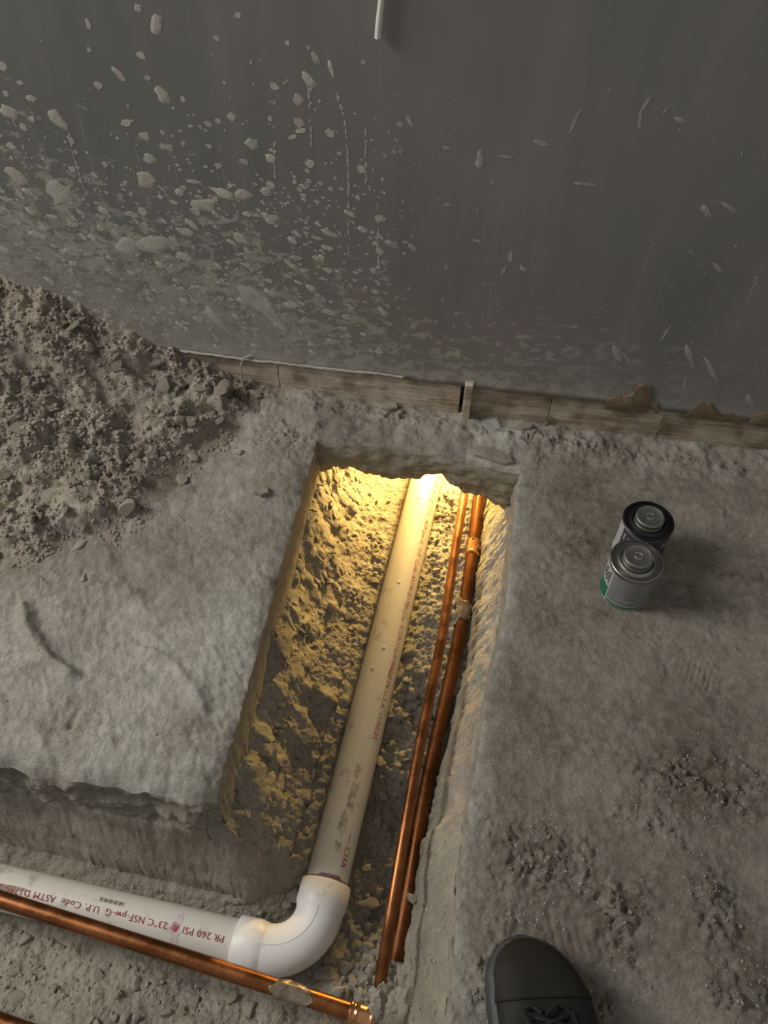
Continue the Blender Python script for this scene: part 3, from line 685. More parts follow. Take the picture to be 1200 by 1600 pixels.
# dried splatter flung on the wall
def splatter():
    thick, faint = MB(), MB()
    def blob(px, py, a, b, ang, th=.0003):
        th = min(th, .0003)
        mb = faint if px > 600 else thick
        p = on_wall(px, py, WY); n = random.choice((9, 11, 13)); t = np.linspace(0, 2 * np.pi, n, endpoint=False)
        k = 1 + .55 * (rng.random(n) - .5); u, v = a * k * np.cos(t), b * k * np.sin(t); ca, sa = math.cos(ang), math.sin(ang)
        yy = WY + .0025 * float(fbm(np.array([p[0] * 2.2]), np.array([p[2] * 2.2]), 93, 3)[0])
        ring = lambda s, y: np.stack([p[0] + s * (u * ca - v * sa), np.full(n, y), p[2] + s * (u * sa + v * ca)], 1)
        mb.add(np.concatenate([ring(1, yy + .0002), ring(.9, yy - th), ring(.3, yy - th * 1.1)]),
               [(r * n + i, r * n + (i + 1) % n, (r + 1) * n + (i + 1) % n, (r + 1) * n + i) for r in (0, 1) for i in range(n)] + [tuple(range(2 * n, 3 * n))])
    S = .0011
    for px, py, a, b, g in [(216, 14, 4, 5, 0), (245, 39, 7, 12, -.4), (372, 25, 4, 3, 0), (138, 38, 3, 6, 0), (139, 78, 3, 3, 0), (183, 113, 8, 4, -.6), (154, 134, 6, 4, -.3), (230, 122, 4, 3, 0), (255, 150, 9, 11, .3), (286, 156, 3, 5, 0), (50, 153, 7, 5, -.3),
                            (32, 129, 4, 3, 0), (10, 146, 4, 4, 0), (5, 103, 5, 5, 0), (16, 175, 12, 8, -.4), (51, 186, 5, 4, 0), (90, 186, 9, 15, .5), (197, 193, 7, 5, 0), (226, 213, 7, 6, 0), (265, 231, 5, 4, 0), (234, 248, 9, 8, 0), (228, 281, 13, 14, .4),
                            (325, 194, 5, 4, 0), (341, 190, 4, 3, 0), (361, 183, 5, 5, 0), (482, 125, 11, 6, -.7), (466, 156, 6, 8, 0), (492, 92, 4, 9, .6), (517, 108, 3, 10, .2), (485, 257, 6, 6, 0), (360, 290, 4, 3, 0), (381, 305, 11, 8, 0), (320, 320, 17, 10, .2),
                            (302, 284, 10, 3, 0), (350, 303, 17, 6, -.4), (95, 302, 19, 18, .2), (30, 278, 18, 10, -.6), (245, 380, 34, 14, .05), (200, 385, 18, 18, 0), (375, 372, 13, 8, -.5), (416, 300, 8, 6, 0), (467, 193, 6, 5, 0), (457, 215, 6, 3, .3), (470, 205, 6, 3, .3),
                            (750, 250, 5, 13, .1), (845, 224, 10, 3, -.2), (789, 245, 6, 2, 0), (914, 288, 13, 2, 0), (1064, 188, 7, 3, -.3), (1104, 330, 11, 4, -.7), (1143, 326, 14, 3, -.5), (1122, 418, 13, 3, -.7), (698, 231, 4, 2, -.3), (770, 286, 2, 3, 0), (798, 402, 3, 8, .1), (817, 420, 7, 3, -.7),
                            (786, 425, 2, 7, -.3), (1078, 556, 5, 22, .5), (1110, 575, 4, 26, .6), (965, 552, 5, 16, .6), (1172, 628, 4, 20, .6), (620, 220, 4, 2, -.5), (640, 190, 2, 10, .5), (1008, 165, 2, 9, -.4), (1000, 190, 2, 12, .1), (897, 192, 2, 14, -.25), (400, 470, 14, 40, .75), (430, 500, 8, 34, .7),
                            (340, 500, 8, 30, .6), (700, 320, 5, 2, 0), (745, 376, 6, 2, -.2), (1040, 520, 2, 18, -.2), (1070, 600, 2, 16, .1), (980, 560, 2, 14, .7)]:
        blob(px, py, a * S, b * S, g)
    for path in ([(95, 190), (107, 205), (118, 250), (130, 290), (138, 304)], [(481, 130), (484, 180), (487, 232)], [(527, 150), (537, 178), (543, 230), (545, 300), (545, 400)], [(571, 205), (572, 290), (590, 300), (592, 420)], [(20, 178), (32, 220), (45, 245)], [(428, 215), (430, 300)]):
        for (x0, y0), (x1, y1) in zip(path[:-1], path[1:]):
            L = math.hypot(x1 - x0, y1 - y0)
            for k in range(int(L / 5) + 1):
                if random.random() < .38: continue
                t = k / (L / 5 + 1); blob(x0 + (x1 - x0) * t + random.uniform(-1, 1), y0 + (y1 - y0) * t, random.uniform(.0007, .0017), random.uniform(.002, .005), random.uniform(-.1, .1), .0006)
    n = 0
    while n < 1500:
        px, py = random.uniform(-60, 760), random.uniform(60, 560)
        lim = 420 - .2 * max(0, 400 - px) ; d = (py - (170 if px < 420 else 120)) / 260
        pr = max(0., min(1, d)) * (1 if px < 480 else max(0., 1 - (px - 480) / 220)) + .035 * (px < 640)
        if random.random() > pr: continue
        r = .0011 * (1 + 3.2 * random.random() ** 4) * random.choice((.6, .8, 1, 1.3)) * 1.2; el = random.uniform(1, 2.6) if py > 280 else random.uniform(1, 1.6)
        blob(px, py, r * el, r, -.45 + random.uniform(-.35, .35), .0006); n += 1
    for _ in range(90): blob(random.uniform(600, 1200), random.uniform(120, 600), .0005 + .001 * random.random(), .0012 + .004 * random.random() ** 3, random.uniform(-1, 1), .0004)
    tag(thick.build('dried_splatter', MAT['splat'], wall), kind='stuff'); tag(faint.build('dried_splatter', MAT['faint'], wall), kind='stuff')
splatter()
# pale plaster flakes along the top of the strip
mb = MB()
xs = np.linspace(-.50, -.12, 90); mb.sweep(np.stack([xs, np.full(90, WY - .002), .0715 + .0035 * fbm(xs * 9, xs * 0, 91, 3) + .001 * perlin(xs * 80, 3., 2)], 1), .0022 + .0012 * np.abs(perlin(xs * 50, 1., 5)), 7, jit=.3)
mb.build('plaster_lip', MAT['splat'], wall)

# ------------------------------------------------------------------ PVC drain with elbow
def ring_path(p0, d, t0, t1, n): return np.stack([p0 + d * t for t in np.linspace(t0, t1, n)])
RP = .0302
def frame(d):
    up = np.array([0, 0, 1.]); u = up - d * (up @ d); u /= np.linalg.norm(u); s = np.cross(d, u); return u, s    # s: to the left of travel... right-handed
def wrap_text(txt, size, p0, d, t_start, ang, mat, name, parent, rad=RP + .0008, flip=False, ys=1):
    """lettering that follows the pipe: starts t_start along d from p0, centred at angle ang from the crown"""
    cu = bpy.data.curves.new('lettering', 'FONT'); cu.body = txt; cu.size = size; cu.resolution_u = 2; cu.space_character = 1.08
    ob = bpy.data.objects.new('lettering', cu); C.objects.link(ob); dg = bpy.context.evaluated_depsgraph_get()
    me = bpy.data.meshes.new_from_object(ob.evaluated_get(dg)); bpy.data.objects.remove(ob, do_unlink=True)
    u, s = frame(d); out = np.zeros((len(me.vertices), 3))
    for i, v in enumerate(me.vertices):
        t = t_start + (-v.co.x if flip else v.co.x); a = ang + (v.co.y - size * .35) * ys / rad
        out[i] = p0 + d * t + rad * (math.cos(a) * u + math.sin(a) * s)
    me.vertices.foreach_set('co', out.astype(np.float32).ravel()); me.materials.clear(); me.update()
    return mk(name, me, mat, parent)
def patch(p0, d, t0, t1, a0, a1, mat, name, parent, rad=RP + .0003, edge=.2, seed=0, nt=16, na=16):
    u, s = frame(d); c = []; tc, ac = (t0 + t1) / 2, (a0 + a1) / 2; mb = MB(); n = 40
    th = np.linspace(0, 2 * np.pi, n, endpoint=False); k = 1 + edge * fbm(np.cos(th) * 2 + seed, np.sin(th) * 2, seed, 3)
    V = []
    for r in (1., .8, .6, .4, .2):
        for j in range(n):
            e = (abs(math.cos(th[j])) ** 4 + abs(math.sin(th[j])) ** 4) ** -.25
            t = tc + (t1 - t0) / 2 * k[j] * r * e * math.cos(th[j]); a = ac + (a1 - a0) / 2 * k[j] * r * e * math.sin(th[j])
            V.append(p0 + d * t + rad * (math.cos(a) * u + math.sin(a) * s))
    mb.add(V, [(i * n + j, i * n + (j + 1) % n, (i + 1) * n + (j + 1) % n, (i + 1) * n + j) for i in range(4) for j in range(n)] + [tuple(range(4 * n, 5 * n))])
    return mb.build(name, mat, parent)
pv = empty('pvc_pipe', P_V0 + pv_dir * .10)
def child_fix(o, par):          # keep world placement under an Empty that stands elsewhere
    o.matrix_parent_inverse = Matrix.Translation(par.location).inverted(); return o
tag(pv, 'white plastic pipe with red print running down the lit trench into the tunnel', 'pipe', 'white drain pipes')
o = MB().sweep(ring_path(P_V0, pv_dir, .094, 1.12, 60), RP, 48).build('pipe_body', MAT['pvc'], pv); child_fix(o, pv)
ph = empty('pvc_pipe', P_V0 + ph_dir * .10)
tag(ph, 'white plastic pipe with upside-down red print behind the copper pipe at lower left', 'pipe', 'white drain pipes')
o = MB().sweep(ring_path(P_V0, ph_dir, .095, .75, 40), RP, 48).build('pipe_body', MAT['pvc'], ph); child_fix(o, ph)
# which side of the crown faces the camera / the right of the photo
uV, sV = frame(pv_dir); sgnV = 1 if sV[0] > 0 else -1
uH, sH = frame(ph_dir); sgnH = 1 if sH[1] < 0 else -1
txt = 'PR 260 PSI @ 23\u00b0C  NSF-pw-G  U.P. Code ASTM D1785-21a  % CP-110-P MADE IN U.S.A. 11/02/25'
LV = .70
child_fix(wrap_text(txt, .0122, P_V0, pv_dir, .865, sgnV * .78, MAT['red_ink'], 'printed_text', pv, flip=True, ys=sgnV), pv)
child_fix(wrap_text('\u2014 CHA', .0135, P_V0, pv_dir, .168, sgnV * .72, MAT['red_ink'], 'printed_text', pv, flip=True, ys=sgnV), pv)
child_fix(wrap_text('PR 260 PSI @ 23\u00b0C NSF-pw-G  U.P. Code  ASTM D1785-21a  % CP-110-P MADE IN U.S.A.', .0125, P_V0, ph_dir, .113, sgnH * .17, MAT['red_ink'], 'printed_text', ph, flip=False, ys=sgnH), ph)
# purple primer at the sockets
child_fix(patch(P_V0, pv_dir, .098, .1075, sgnV * -.35, sgnV * .7, MAT['primer'], 'primer_stain', pv, edge=.35, seed=3), pv)
o = MB().sweep(ring_path(P_V0, pv_dir, .099, .1035, 3), RP + .0004, 48, cap=False).build('primer_ring', MAT['primer'], pv); child_fix(o, pv)
child_fix(patch(P_V0, ph_dir, .175, .187, sgnH * -.5, sgnH * 1.0, MAT['primer_thin'], 'primer_stain', ph, edge=.3, seed=5), ph)
child_fix(patch(P_V0, ph_dir, .178, .184, sgnH * .05, sgnH * .30, MAT['primer_red'], 'primer_stain', ph, RP + .0006, edge=.6, seed=8), ph)
# small black bar print
for k in range(15):
    t = .262 + k * .0024; child_fix(patch(P_V0, ph_dir, t, t + .0006 + .0009 * ((k * 7) % 3) / 2, -.40 * sgnH, -.20 * sgnH, MAT['ink'], 'print_bar', ph, edge=0), ph)
# mud smears on the long pipe
for t0, t1, a0, a1, s_ in [(.205, .24, .15, .6, 2), (.165, .195, .0, .45, 4), (.25, .27, .2, .5, 6), (.14, .152, .1, .5, 9)]:
    child_fix(patch(P_V0, pv_dir, t0, t1, sgnV * a0 * .8, sgnV * a1 * .8, simple('mud_smear', (.42, .38, .31), .9, 0, .5, 110), 'mud_smear', pv, edge=.7, seed=s_), pv)
for t, a in [(.60, -.05), (.47, .02), (.43, -.3), (.79, -.1)]:
    child_fix(patch(P_V0, pv_dir, t, t + .006, sgnV * (a - .05), sgnV * (a + .12), MAT['pvc_fit'], 'scuff', pv, RP + .0008, edge=.4, seed=int(t * 100)), pv)
# dried dirt lying on the lower-left pipe
child_fix(patch(P_V0, ph_dir, .42, .52, sgnH * -.1, sgnH * .55, simple('dirt_film', (.33, .30, .25), .95, 0, .4, 120), 'dirt_film', ph, edge=.8, seed=12), ph)
# elbow
elb = empty('pipe_elbow', P_V0); tag(elb, 'white plastic elbow fitting joining the two white pipes', 'pipe fitting')
Rb = .060
a_, b_ = P_V0 + pv_dir * Rb, P_V0 + ph_dir * Rb
bend = []
for t in np.linspace(0, 1, 26):       # smooth quarter bend
    th = t * math.pi / 2; bend.append(P_V0 + pv_dir * Rb * (1 - math.sin(th)) + ph_dir * Rb * (1 - math.cos(th)))
bend = np.array(bend)
h1 = ring_path(P_V0, pv_dir, .100, Rb, 6); h2 = ring_path(P_V0, ph_dir, Rb, .102, 6)
body = np.concatenate([ring_path(P_V0, pv_dir, .066, Rb + .001, 2), bend, ring_path(P_V0, ph_dir, Rb + .001, .066, 2)])
o = MB().sweep(body, .0333, 48).build('bend', MAT['pvc_fit'], elb, True, 60); child_fix(o, elb)
def hub(d, t0, t1, name):
    ts = [t1 - .002, t1, t1, t1 - .0012, t0 + .006, t0 + .002, t0 - .003, t0 - .010]; rs = [.0300, .0306, .0348, .0358, .0362, .0360, .0345, .0325]
    pts = np.array([P_V0 + d * (t + 1e-5 * i) for i, t in enumerate(ts)])
    mb = MB(); u, s = frame(d); seg = 48; an = np.linspace(0, 2 * np.pi, seg, endpoint=False)
    V = np.concatenate([pts[i] + rs[i] * (np.cos(an)[:, None] * u + np.sin(an)[:, None] * s) for i in range(len(ts))])
    mb.add(V, [(i * seg + j, i * seg + (j + 1) % seg, (i + 1) * seg + (j + 1) % seg, (i + 1) * seg + j) for i in range(len(ts) - 1) for j in range(seg)])
    o = mb.build(name, MAT['pvc_fit'], elb, True, 40); child_fix(o, elb)
hub(pv_dir, .068, .100, 'socket'); hub(ph_dir, .068, .102, 'socket')
zz_ = np.array([0, 0, 1.]); seam = [P_V0 + pv_dir * t + .0362 * (uV * .96 + sV * sgnV * .0) for t in (.098, .085, .075)] + [p + zz_ * .0334 for p in bend[::2]] + [P_V0 + ph_dir * t + uH * .0345 for t in (.066,)]
o = MB().sweep(poly(seam, 40), .0006, 6).build('mould_seam', MAT['pvc'], elb); child_fix(o, elb)

# ------------------------------------------------------------------ copper pipes
def copper(path, r, label, mat, loc):
    e = empty('copper_pipe', loc); tag(e, label, 'pipe', 'copper pipes')
    o = MB().sweep(path, r, 28).build('tube', mat, e); child_fix(o, e); return e
def along(path, px_y=None, i=0): return path[i]
def near_idx(path, px, py):
    best, bi = 1e9, 0
    for i, p in enumerate(path):
        c = M.T @ (p - np.array([0, 0, CAM_H])); q = c[:2] / c[2] * FPX + np.array([600, 800]); d = np.hypot(*(q - [px, py]))
        if d < best: best, bi = d, i
    return bi
c1 = copper(cu1, .0079, 'thin copper pipe lying over the thicker one beside the white pipe', MAT['copper'], cu1[-1])
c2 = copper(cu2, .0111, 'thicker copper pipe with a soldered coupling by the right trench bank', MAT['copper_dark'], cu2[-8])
ch = copper(cuh, .0111, 'horizontal copper pipe crossing in front of the lower-left white pipe', MAT['copper'], cuh[30])
cb = copper(cub, .0111, 'copper pipe just peeking into the bottom left corner', MAT['copper'], cub[15])
def coupling(path, i, L, r, par, n=2):
    p = path[i]; d = path[min(i + 2, len(path) - 1)] - path[max(i - 2, 0)]; d /= np.linalg.norm(d)
    ts = np.linspace(-L / 2, L / 2, 41); base = r + .0013; rs = np.full(41, base)
    for c in ((-L / 2 + .003, L / 2 - .003) if n == 2 else (-L / 2 + .003, -.2 * L, L / 2 - .003)): rs = rs + .0016 * np.exp(-((ts - c) / .0016) ** 2)
    rs[0] = rs[-1] = r + .0003
    o = MB().sweep(np.array([p + d * t for t in ts]), rs, 28).build('coupling', MAT['copper_fit'], par); child_fix(o, par)
    o['label'] = 'pale soldered copper coupling'; return p, d
pc, dc = coupling(cu2, near_idx(cu2, 738, 860), .034, .0111, c2)
sd = np.cross(dc, [0, 0, 1.]); sd /= np.linalg.norm(sd)
sd = sd if sd[0] > 0 else -sd
o = MB().sweep(np.array([pc + sd * .012, pc + sd * .020 + [0, 0, .002], pc + sd * .024 + [0, .004, -.004]]), [.0022, .0018, .001], 8).build('solder_drip', MAT['copper_fit'], c2); child_fix(o, c2)
coupling(cuh, near_idx(cuh, 562, 1582), .034, .0111, ch, 3)
def wrap(path, i0, i1, r, par, mat, name, seed, amp=.0022, ell=None):
    idx = np.linspace(i0, i1, 26); P_ = np.array([[np.interp(t, range(len(path)), path[:, k]) for k in range(3)] for t in idx]); seg = 30
    T = P_[-1] - P_[0]; T /= np.linalg.norm(T); u = np.array([0, 0, 1.]) - T * T[2]; u /= np.linalg.norm(u); s = np.cross(T, u); an = np.linspace(0, 2 * np.pi, seg, endpoint=False)
    V = []
    for i, p in enumerate(P_):
        t = i / 25; k = r + .0005 + amp * np.abs(fbm(np.cos(an) * 1.1 + t * 1.6, np.sin(an) * 1.1 + t * 2.2 + seed, seed, 4)) * (1 if 0 < i < 25 else .2)
        sh = (.010 * np.cos(an + seed * 1.7) + .008 * perlin(np.cos(an) * 1.5, np.sin(an) * 1.5 + seed, seed + 1)) * (1 - .9 * t if i < 13 else .55 + .6 * (t - .5)) * (1 if i < 13 else -1)
        V.append(p + T * sh[:, None] + k[:, None] * (np.cos(an)[:, None] * u + np.sin(an)[:, None] * s))
    o = MB().add(np.concatenate(V), [(i * seg + j, i * seg + (j + 1) % seg, (i + 1) * seg + (j + 1) % seg, (i + 1) * seg + j) for i in range(25) for j in range(seg)]).build(name, mat, par); child_fix(o, par); return o
wrap(cu2, near_idx(cu2, 728, 937), near_idx(cu2, 720, 980), .0113, c2, MAT['plastic'], 'tape_wrap', 4, .004)
wrap(cuh, near_idx(cuh, 438, 1548), near_idx(cuh, 478, 1562), .0112, ch, MAT['plastic'], 'tape_wrap', 9, .002)
wrap(cu1, near_idx(cu1, 598, 1538), len(cu1) - 1, .0082, c1, MAT['mud'], 'mud_coating', 6, .006)
# water drops / solder flecks left out of the count: tiny pale flecks on the thin pipe
# pebble lodged on the right bank
def drop(px, py):               # where that line of sight first meets the soil
    for z in np.arange(-.01, -.3, -.002):
        p = at(px, py, z)
        if soil_at(p[0], p[1]) >= z: return p
    return p
o = mk('pebble', clod_meshes[2], None); p = drop(648, 1407); o.location = p + np.array([-.004, 0, .009]); o.scale = (.010, .012, .008); o.rotation_euler = (.5, -.5, .4)
tag(o, 'smooth oval pebble on the bank beside the thicker copper pipe', 'stone')

# ------------------------------------------------------------------ cans
def can(name, loc, rz, label, dark):
    e = empty(name, loc, rz); tag(e, label, 'can', 'solvent cans on the concrete')
    r, h = .0355, .075
    MB().lathe([(r - .001, .0), (r + .0006, .0006), (r + .0008, .0022), (r, .0032), (r, h - .003), (r + .0006, h - .0022), (r + .0008, h - .0008), (r + .0002, h), (r - .0016, h), (r - .0030, h - .0022), (r - .0034, h - .007)], 64, cap=True).build('body', MAT['tin'] if not dark else MAT['white_label'], e)
    rim = MAT['black'] if dark else MAT['tin']
    MB().lathe([(r + .0012, h - .0022), (r + .0013, h - .0004), (r + .0004, h + .0006), (r - .0020, h + .0004), (r - .0030, h - .0020), (r - .006, h - .0026), (.0262, h - .0022), (.0235, h - .0005), (.0228, h - .0012), (.0215, h - .0035), (.0205, h - .0035), (.0200, h)], 64, cap=False).build('top_rim', rim, e)
    cp = MB().lathe([(.0205, h - .0036), (.0205, h + .0012), (.0198, h + .0020), (.0196, h + .0034), (.0202, h + .0042), (.0202, h + .0095), (.0194, h + .0106), (.0175, h + .0110), (.0165, h + .0104), (.0078, h + .0104), (.006, h + .0104)], 64).build('screw_cap', MAT['tin_dull'], e)
    for k in range(2):
        a0 = .4 + k * math.pi + (.3 if dark else 0); A_ = np.linspace(a0, a0 + 2.2, 16)
        MB().sweep(np.stack([.0055 * np.cos(A_), .0055 * np.sin(A_), np.full(16, h + .0107)], 1), .0005, 6).build('stamped_ring', MAT['bright'], cp)
    def band(a0, a1, z0, z1, mat, nm, rr=r + .0003, n=28):
        A_ = np.linspace(a0, a1, n); V = np.concatenate([np.stack([q * np.cos(A_), q * np.sin(A_), np.full(n, z)], 1) for q, z in ((rr - .0006, z0), (rr, z0), (rr, z1), (rr - .0006, z1))])
        return MB().add(V, [(k * n + i, k * n + i + 1, (k + 1) * n + i + 1, (k + 1) * n + i) for k in range(3) for i in range(n - 1)]).build(nm, mat, e)
    return e, band
pf = at(995, 876, .075); pr_ = at(1013, 815, .075); rot = 0.
e, band = can('solvent_can', (pf[0], pf[1], .0015), 0, 'silver can with green base band and grey label, nearer of the two cans', False)
e.location.z = float(top_h(np.array([pf[0]]), np.array([pf[1]]))[0]) + .0005
band(-3.5, -.2, .003, .0085, MAT['green'], 'green_band'); band(-4.2, -2.55, .0085, .030, MAT['green'], 'green_panel')
band(-2.5, -.35, .0085, .066, MAT['silver_label'], 'grey_label', r'' and 0 or .0359)
band(-2.55, -2.5, .004, .067, MAT['white_label'], 'label_edge', .0360, 4); band(-2.55, -.35, .008, .0094, MAT['white_label'], 'label_edge', .0361)
band(-4.2, -2.56, .0300, .066, MAT['white_label'], 'white_panel', .0358)
for k in range(6):
    a = -2.62 - .1 * k; band(a - .06, a, .036 + .004 * (k % 2), .062 - .004 * (k % 3), MAT['ink'], 'printed_mark', .0360, 4)
band(-2.1, -1.3, .021, .0216, MAT['white_label'], 'label_line', .0361)
e, band = can('solvent_can', (pr_[0], pr_[1], .0015), 0, 'black-topped can with dark label, farther of the two cans', True)
e.location.z = float(top_h(np.array([pr_[0]]), np.array([pr_[1]]))[0]) + .0005
band(-2.75, -.38, .006, .070, MAT['purple_label'], 'dark_label', .0359)
for k, a in enumerate((-2.55, -2.35, -.85, -.7, -.58)):
    band(a - .06, a, .050, .062 - .003 * (k % 2), MAT['white_label'], 'printed_mark', .0361, 4)

# ------------------------------------------------------------------ boot
def boot():
    tip = at(822, 1466, .02); rz = .20
    e = empty('work_boot', (tip[0], tip[1], 0.004), rz); tag(e, 'dark scuffed work boot with black laces at the bottom edge', 'boot')
    L = .300
    ts = np.array([0, .012, .035, .075, .13, .22, .33, .46, .58, .70, .82, .92, .98, 1.])
    wl = np.array([.003, .016, .028, .039, .048, .055, .056, .049, .042, .039, .040, .038, .028, .010])     # half width
    cx = np.array([-.008, -.008, -.007, -.005, -.001, .005, .007, .006, .004, .002, .000, .000, .0, .0])
    def prof(n):
        t = np.linspace(0, 1, n) ** 1.25; return t, np.interp(t, ts, wl), np.interp(t, ts, cx)
    # sole
    t, w, c = prof(60); mb = MB(); rings = []
    for z, k in ((0, .96), (.004, 1.), (.016, 1.), (.0185, 1.03), (.026, 1.035), (.028, 1.0)):
        rings.append(np.concatenate([np.stack([c + w * k, -t * L - (1 - k) * .05 * (1 - 2 * t), np.full(60, z)], 1), np.stack([c - w * k, -t * L - (1 - k) * .05 * (1 - 2 * t), np.full(60, z)], 1)[::-1]]))
    n = 120; mb.add(np.concatenate(rings), [(i * n + j, i * n + (j + 1) % n, (i + 1) * n + (j + 1) % n, (i + 1) * n + j) for i in range(5) for j in range(n)] + [tuple(range(n))[::-1], tuple(range(5 * n, 6 * n))])
    mb.build('sole', MAT['rubber'], e, True, 40)
    def section(t, k=1., m=22):
        w = float(np.interp(t, ts, wl)) * k * .97; c0 = float(np.interp(t, ts, cx))
        h = float(np.interp(t, [0, .015, .05, .1, .18, .27, .36, .46, .56, .68, 1.], [.022, .040, .052, .058, .060, .063, .074, .092, .112, .125, .125])) * (1 + (k - 1) * .8)
        a = np.linspace(0, np.pi, m); ex = .72
        X_ = c0 + w * np.sign(np.cos(a)) * np.abs(np.cos(a)) ** ex; Z_ = .024 + (h - .024) * np.abs(np.sin(a)) ** ex
        if t > .3:   # ridge over the instep
            f = min(1., (t - .3) / .2) * .35; X_ = c0 + (X_ - c0) * (1 - f * ((Z_ - .024) / max(h - .024, .001)) ** 1.5)
        return np.stack([X_, np.full(m, -t * L), Z_], 1)
    def loft(name, t0, t1, n, k, mat):
        T_ = np.linspace(t0 ** .6, t1 ** .6, n) ** (1 / .6); V = np.concatenate([section(x, k) for x in T_]); m = 22
        mb = MB().add(V, [(i * m + j, i * m + j + 1, (i + 1) * m + j + 1, (i + 1) * m + j) for i in range(n - 1) for j in range(m - 1)] + [tuple(range(m)), tuple(range((n - 1) * m, n * m))[::-1]])
        return mb.build(name, mat, e, True, 50)
    loft('upper', .10, .995, 50, 1., MAT['boot'])
    cap = loft('toe_cap', .0035, .215, 26, 1.02, MAT['boot_cap'])
    sec = section(.215, 1.015); MB().sweep(sec[3:-3], .0012, 8).build('stitched_edge', MAT['boot'], cap)
    # rand: rubber bumper wrapped round the toe
    tt = np.concatenate([np.linspace(.62, .003, 30), np.linspace(.003, .62, 30)]); sg = np.array([-1] * 30 + [1] * 30)
    r0 = np.array([[float(np.interp(a, ts, cx)) + s * float(np.interp(a, ts, wl)) * 1.02, -a * L + .0015, .027] for a, s in zip(tt, sg)])
    r1 = np.array([[float(np.interp(a, ts, cx)) + s * float(np.interp(a, ts, wl)) * .99, -a * L - .0005, .041 if .004 < a < .45 else .037] for a, s in zip(tt, sg)])
    r2 = np.array([[float(np.interp(a, ts, cx)) + s * float(np.interp(a, ts, wl)) * .90, -a * L - .004, .0455 if .004 < a < .45 else .04] for a, s in zip(tt, sg)])
    n = 60; MB().add(np.concatenate([r0, r1, r2]), [(k * n + i, k * n + i + 1, (k + 1) * n + i + 1, (k + 1) * n + i) for k in (0, 1) for i in range(n - 1)]).build('rand', MAT['rand'], e)
    # tongue, laces, eyelets
    V = []
    for t in np.linspace(.30, .62, 14):
        s = section(t); top = s[:, 2].max(); c0 = float(np.interp(t, ts, cx))
        for x in np.linspace(-.017, .017, 7): V.append([c0 + x, -t * L, top + .003 - 9 * x * x])
    MB().add(V, [(i * 7 + j, i * 7 + j + 1, (i + 1) * 7 + j + 1, (i + 1) * 7 + j) for i in range(13) for j in range(6)]).build('tongue', MAT['boot_cap'], e)
    for k, t in enumerate((.27, .33, .39, .45)):
        top = section(t)[:, 2].max(); top2 = section(t + .05)[:, 2].max(); c0 = float(np.interp(t, ts, cx))
        for sg_ in (-1, 1):
            a = np.array([c0 + sg_ * .021, -t * L, top - .002]); b = np.array([c0 - sg_ * .021, -(t + .045) * L, top2 - .002]); m_ = (a + b) / 2 + [0, 0, .008 + .001 * sg_]
            MB().sweep(poly([a, (a + m_) / 2 + [0, 0, .002], m_, (b + m_) / 2 + [0, 0, .002], b], 14), .0021, 8).build('lace', MAT['lace'], e)
            MB().lathe([(.0018, 0), (.0036, .0002), (.0038, .0012), (.0024, .0016), (.0018, .001)], 14, c=(a[0], a[1], a[2] + .001)).build('eyelet', MAT['rand'], e)
    lp = poly([[-.004, -.265 * L, .070], [-.014, -.235 * L, .067], [-.022, -.255 * L, .066], [-.018, -.31 * L, .080], [-.006, -.33 * L, .084]], 24); MB().sweep(lp, .0020, 8).build('lace', MAT['lace'], e)
    lp = poly([[.000, -.27 * L, .070], [.014, -.235 * L, .067], [.028, -.27 * L, .064], [.036, -.33 * L, .062]], 24); MB().sweep(lp, .0020, 8).build('lace', MAT['lace'], e)
    # shaft
    a = np.linspace(0, 2 * np.pi, 36, endpoint=False); V = []
    for z, rx, ry, cy in ((.085, .037, .060, -.70), (.11, .038, .058, -.71), (.14, .041, .055, -.72), (.165, .045, .056, -.73), (.17, .044, .055, -.73), (.165, .041, .052, -.73), (.12, .034, .048, -.72)):
        V.append(np.stack([rx * np.cos(a), cy * L + ry * np.sin(a), np.full(36, z)], 1))
    MB().add(np.concatenate(V), [(i * 36 + j, i * 36 + (j + 1) % 36, (i + 1) * 36 + (j + 1) % 36, (i + 1) * 36 + j) for i in range(6) for j in range(36)]).build('shaft', MAT['boot'], e)
boot()

# ------------------------------------------------------------------ small things
def wire(name, pts, r, mat, label, cat, group=None, n=30):
    o = MB().sweep(poly(pts, n), r, 8).build(name, mat); tag(o, label, cat, group); return o
w = lambda px, py, dy=-.004: on_wall(px, py, YW + dy)
wire('bent_wire', [w(398, 556, -.002), w(388, 556, -.006), w(380, 560, -.010), w(376, 572, -.011), w(378, 590, -.011), w(381, 608, -.014)], .0016, MAT['wire'], 'pale wire hooked over the wooden base strip', 'wire')
wire('bent_wire', [w(262, 545, -.003), w(268, 543, -.008), w(272, 552, -.012), w(275, 566, -.014), w(280, 578, -.018)], .0015, MAT['wire'], 'pale wire loop at the top of the soil heap by the strip', 'wire')
wire('white_cord', [on_wall(598, -60, WY - .005), on_wall(596, 0, WY - .005), on_wall(593, 25, WY - .005), on_wall(591, 45, WY - .005), on_wall(590, 60, WY - .006)], .0037, MAT['white'], 'white cord end hanging down the wall at the top edge', 'cord')
tw = lambda px, py, dy=0.: on_wall(px, py, YF - .028 + dy)
wire('tie_wire', [tw(324, 1258, .03), tw(324, 1262), tw(323, 1275), tw(322, 1299), tw(329, 1312)], .0013, MAT['steel'], 'dark bent tie wire sticking out below the left slab corner', 'wire', None, 40)
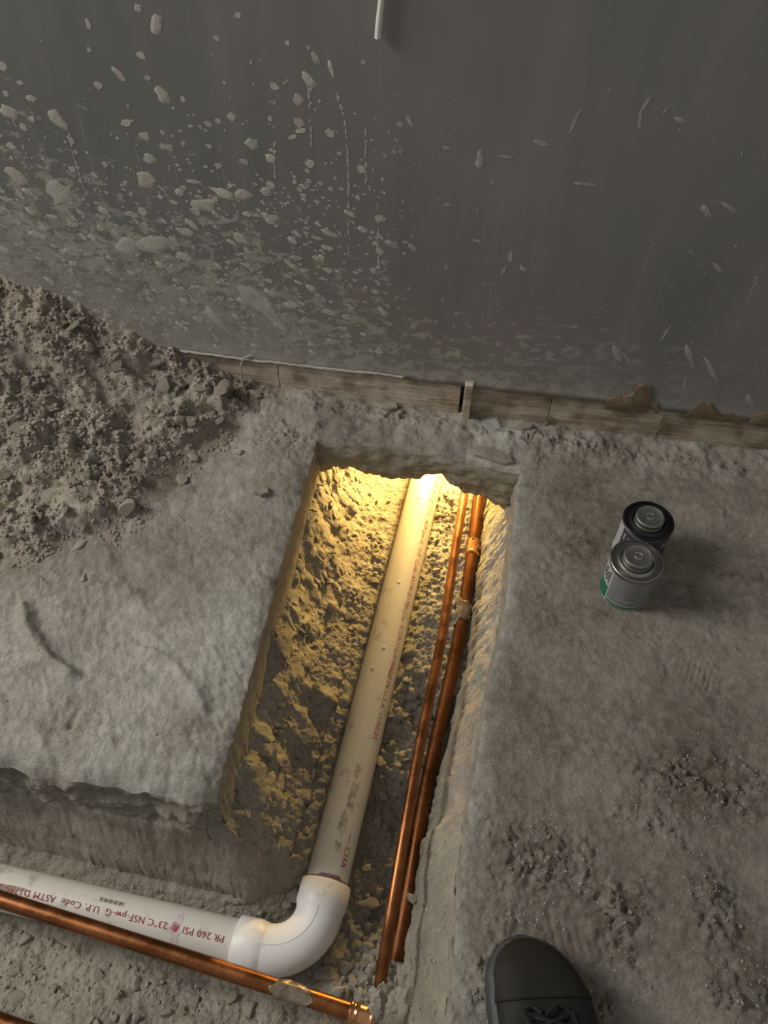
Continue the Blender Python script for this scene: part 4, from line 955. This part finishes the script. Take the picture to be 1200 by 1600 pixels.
for (px, py, dx, lab) in ((497, 757, .016, 'tiny nail in the left trench side nearest the tunnel'), (487, 797, .016, 'tiny nail in the left trench side below the first one')):
    p = on_wall(px, py, 1.); t = (XL + .001) / p[0]; d = M @ np.array([px - 600., py - 800., FPX]); k = (XL + .004) / d[0]; q = d * k + np.array([0, 0, CAM_H])
    wire('nail', [q - [.015, 0, 0], q + [.004, 0, 0], q + [dx * .6, -.001, -.001]], .0011, MAT['steel'], lab, 'nail', 'nails in the trench side', 6)
d = M @ np.array([363 - 600., 1184 - 800., FPX]); q = d * ((XL + .006) / d[0]) + np.array([0, 0, CAM_H])
wire('nail', [q - [.012, 0, 0], q + [.010, 0, 0], q + [.026, -.001, -.001]], .0012, MAT['steel'], 'nail with a pale head in the left trench side near the slab corner', 'nail', 'nails in the trench side', 6)
p = on_wall(720, 762, .945); wire('wire_stub', [p + [0, .012, .03], p + [0, 0, .012], p + [.001, 0, -.006]], .0011, MAT['steel'], 'dark wire stub hanging from the broken tunnel edge', 'wire', None, 8)
# loose concrete flakes on the far strip of floor
def flake(pts, th, label, z0=.004):
    mb = MB(); P2 = []
    for i, p in enumerate(pts):
        q = pts[(i + 1) % len(pts)]
        for t in (0, .5): P2.append(at(p[0] + (q[0] - p[0]) * t + random.uniform(-1, 1), p[1] + (q[1] - p[1]) * t + random.uniform(-.7, .7), .006))
    P2 = np.array(P2)[::-1]; n = len(P2); c = P2.mean(0); zb = float(top_h(P2[:, 0], P2[:, 1]).max())
    R_ = []
    for k, z in ((1., zb - .004), (1., zb + th * .3), (.93, zb + th * .6), (.5, zb + th * .62)):
        r_ = c + (P2 - c) * k; r_[:, 2] = z + .0008 * rng.random(n); R_.append(r_)
    mb.add(np.concatenate(R_), [(k * n + i, k * n + (i + 1) % n, (k + 1) * n + (i + 1) % n, (k + 1) * n + i) for k in range(3) for i in range(n)] + [tuple(range(3 * n, 4 * n))])
    tag(mb.build('concrete_flake', MAT['cut']), label, 'rubble', 'loose concrete flakes')
flake([(735, 700), (750, 694), (775, 700), (800, 712), (803, 720), (790, 724), (762, 716), (742, 709)], .006, 'flat concrete flake lying at the far right corner of the trench')
flake([(595, 634), (608, 629), (620, 634), (622, 641), (608, 644), (597, 641)], .006, 'small concrete flake lying against the base strip')
flake([(807, 664), (820, 660), (834, 663), (830, 670), (815, 671)], .005, 'small pale flake at the foot of the right base strip')
flake([(398, 768), (408, 763), (420, 767), (421, 776), (408, 780), (399, 775)], .006, 'round pale flake on the left slab near the trench')
bpy.context.view_layer.update()
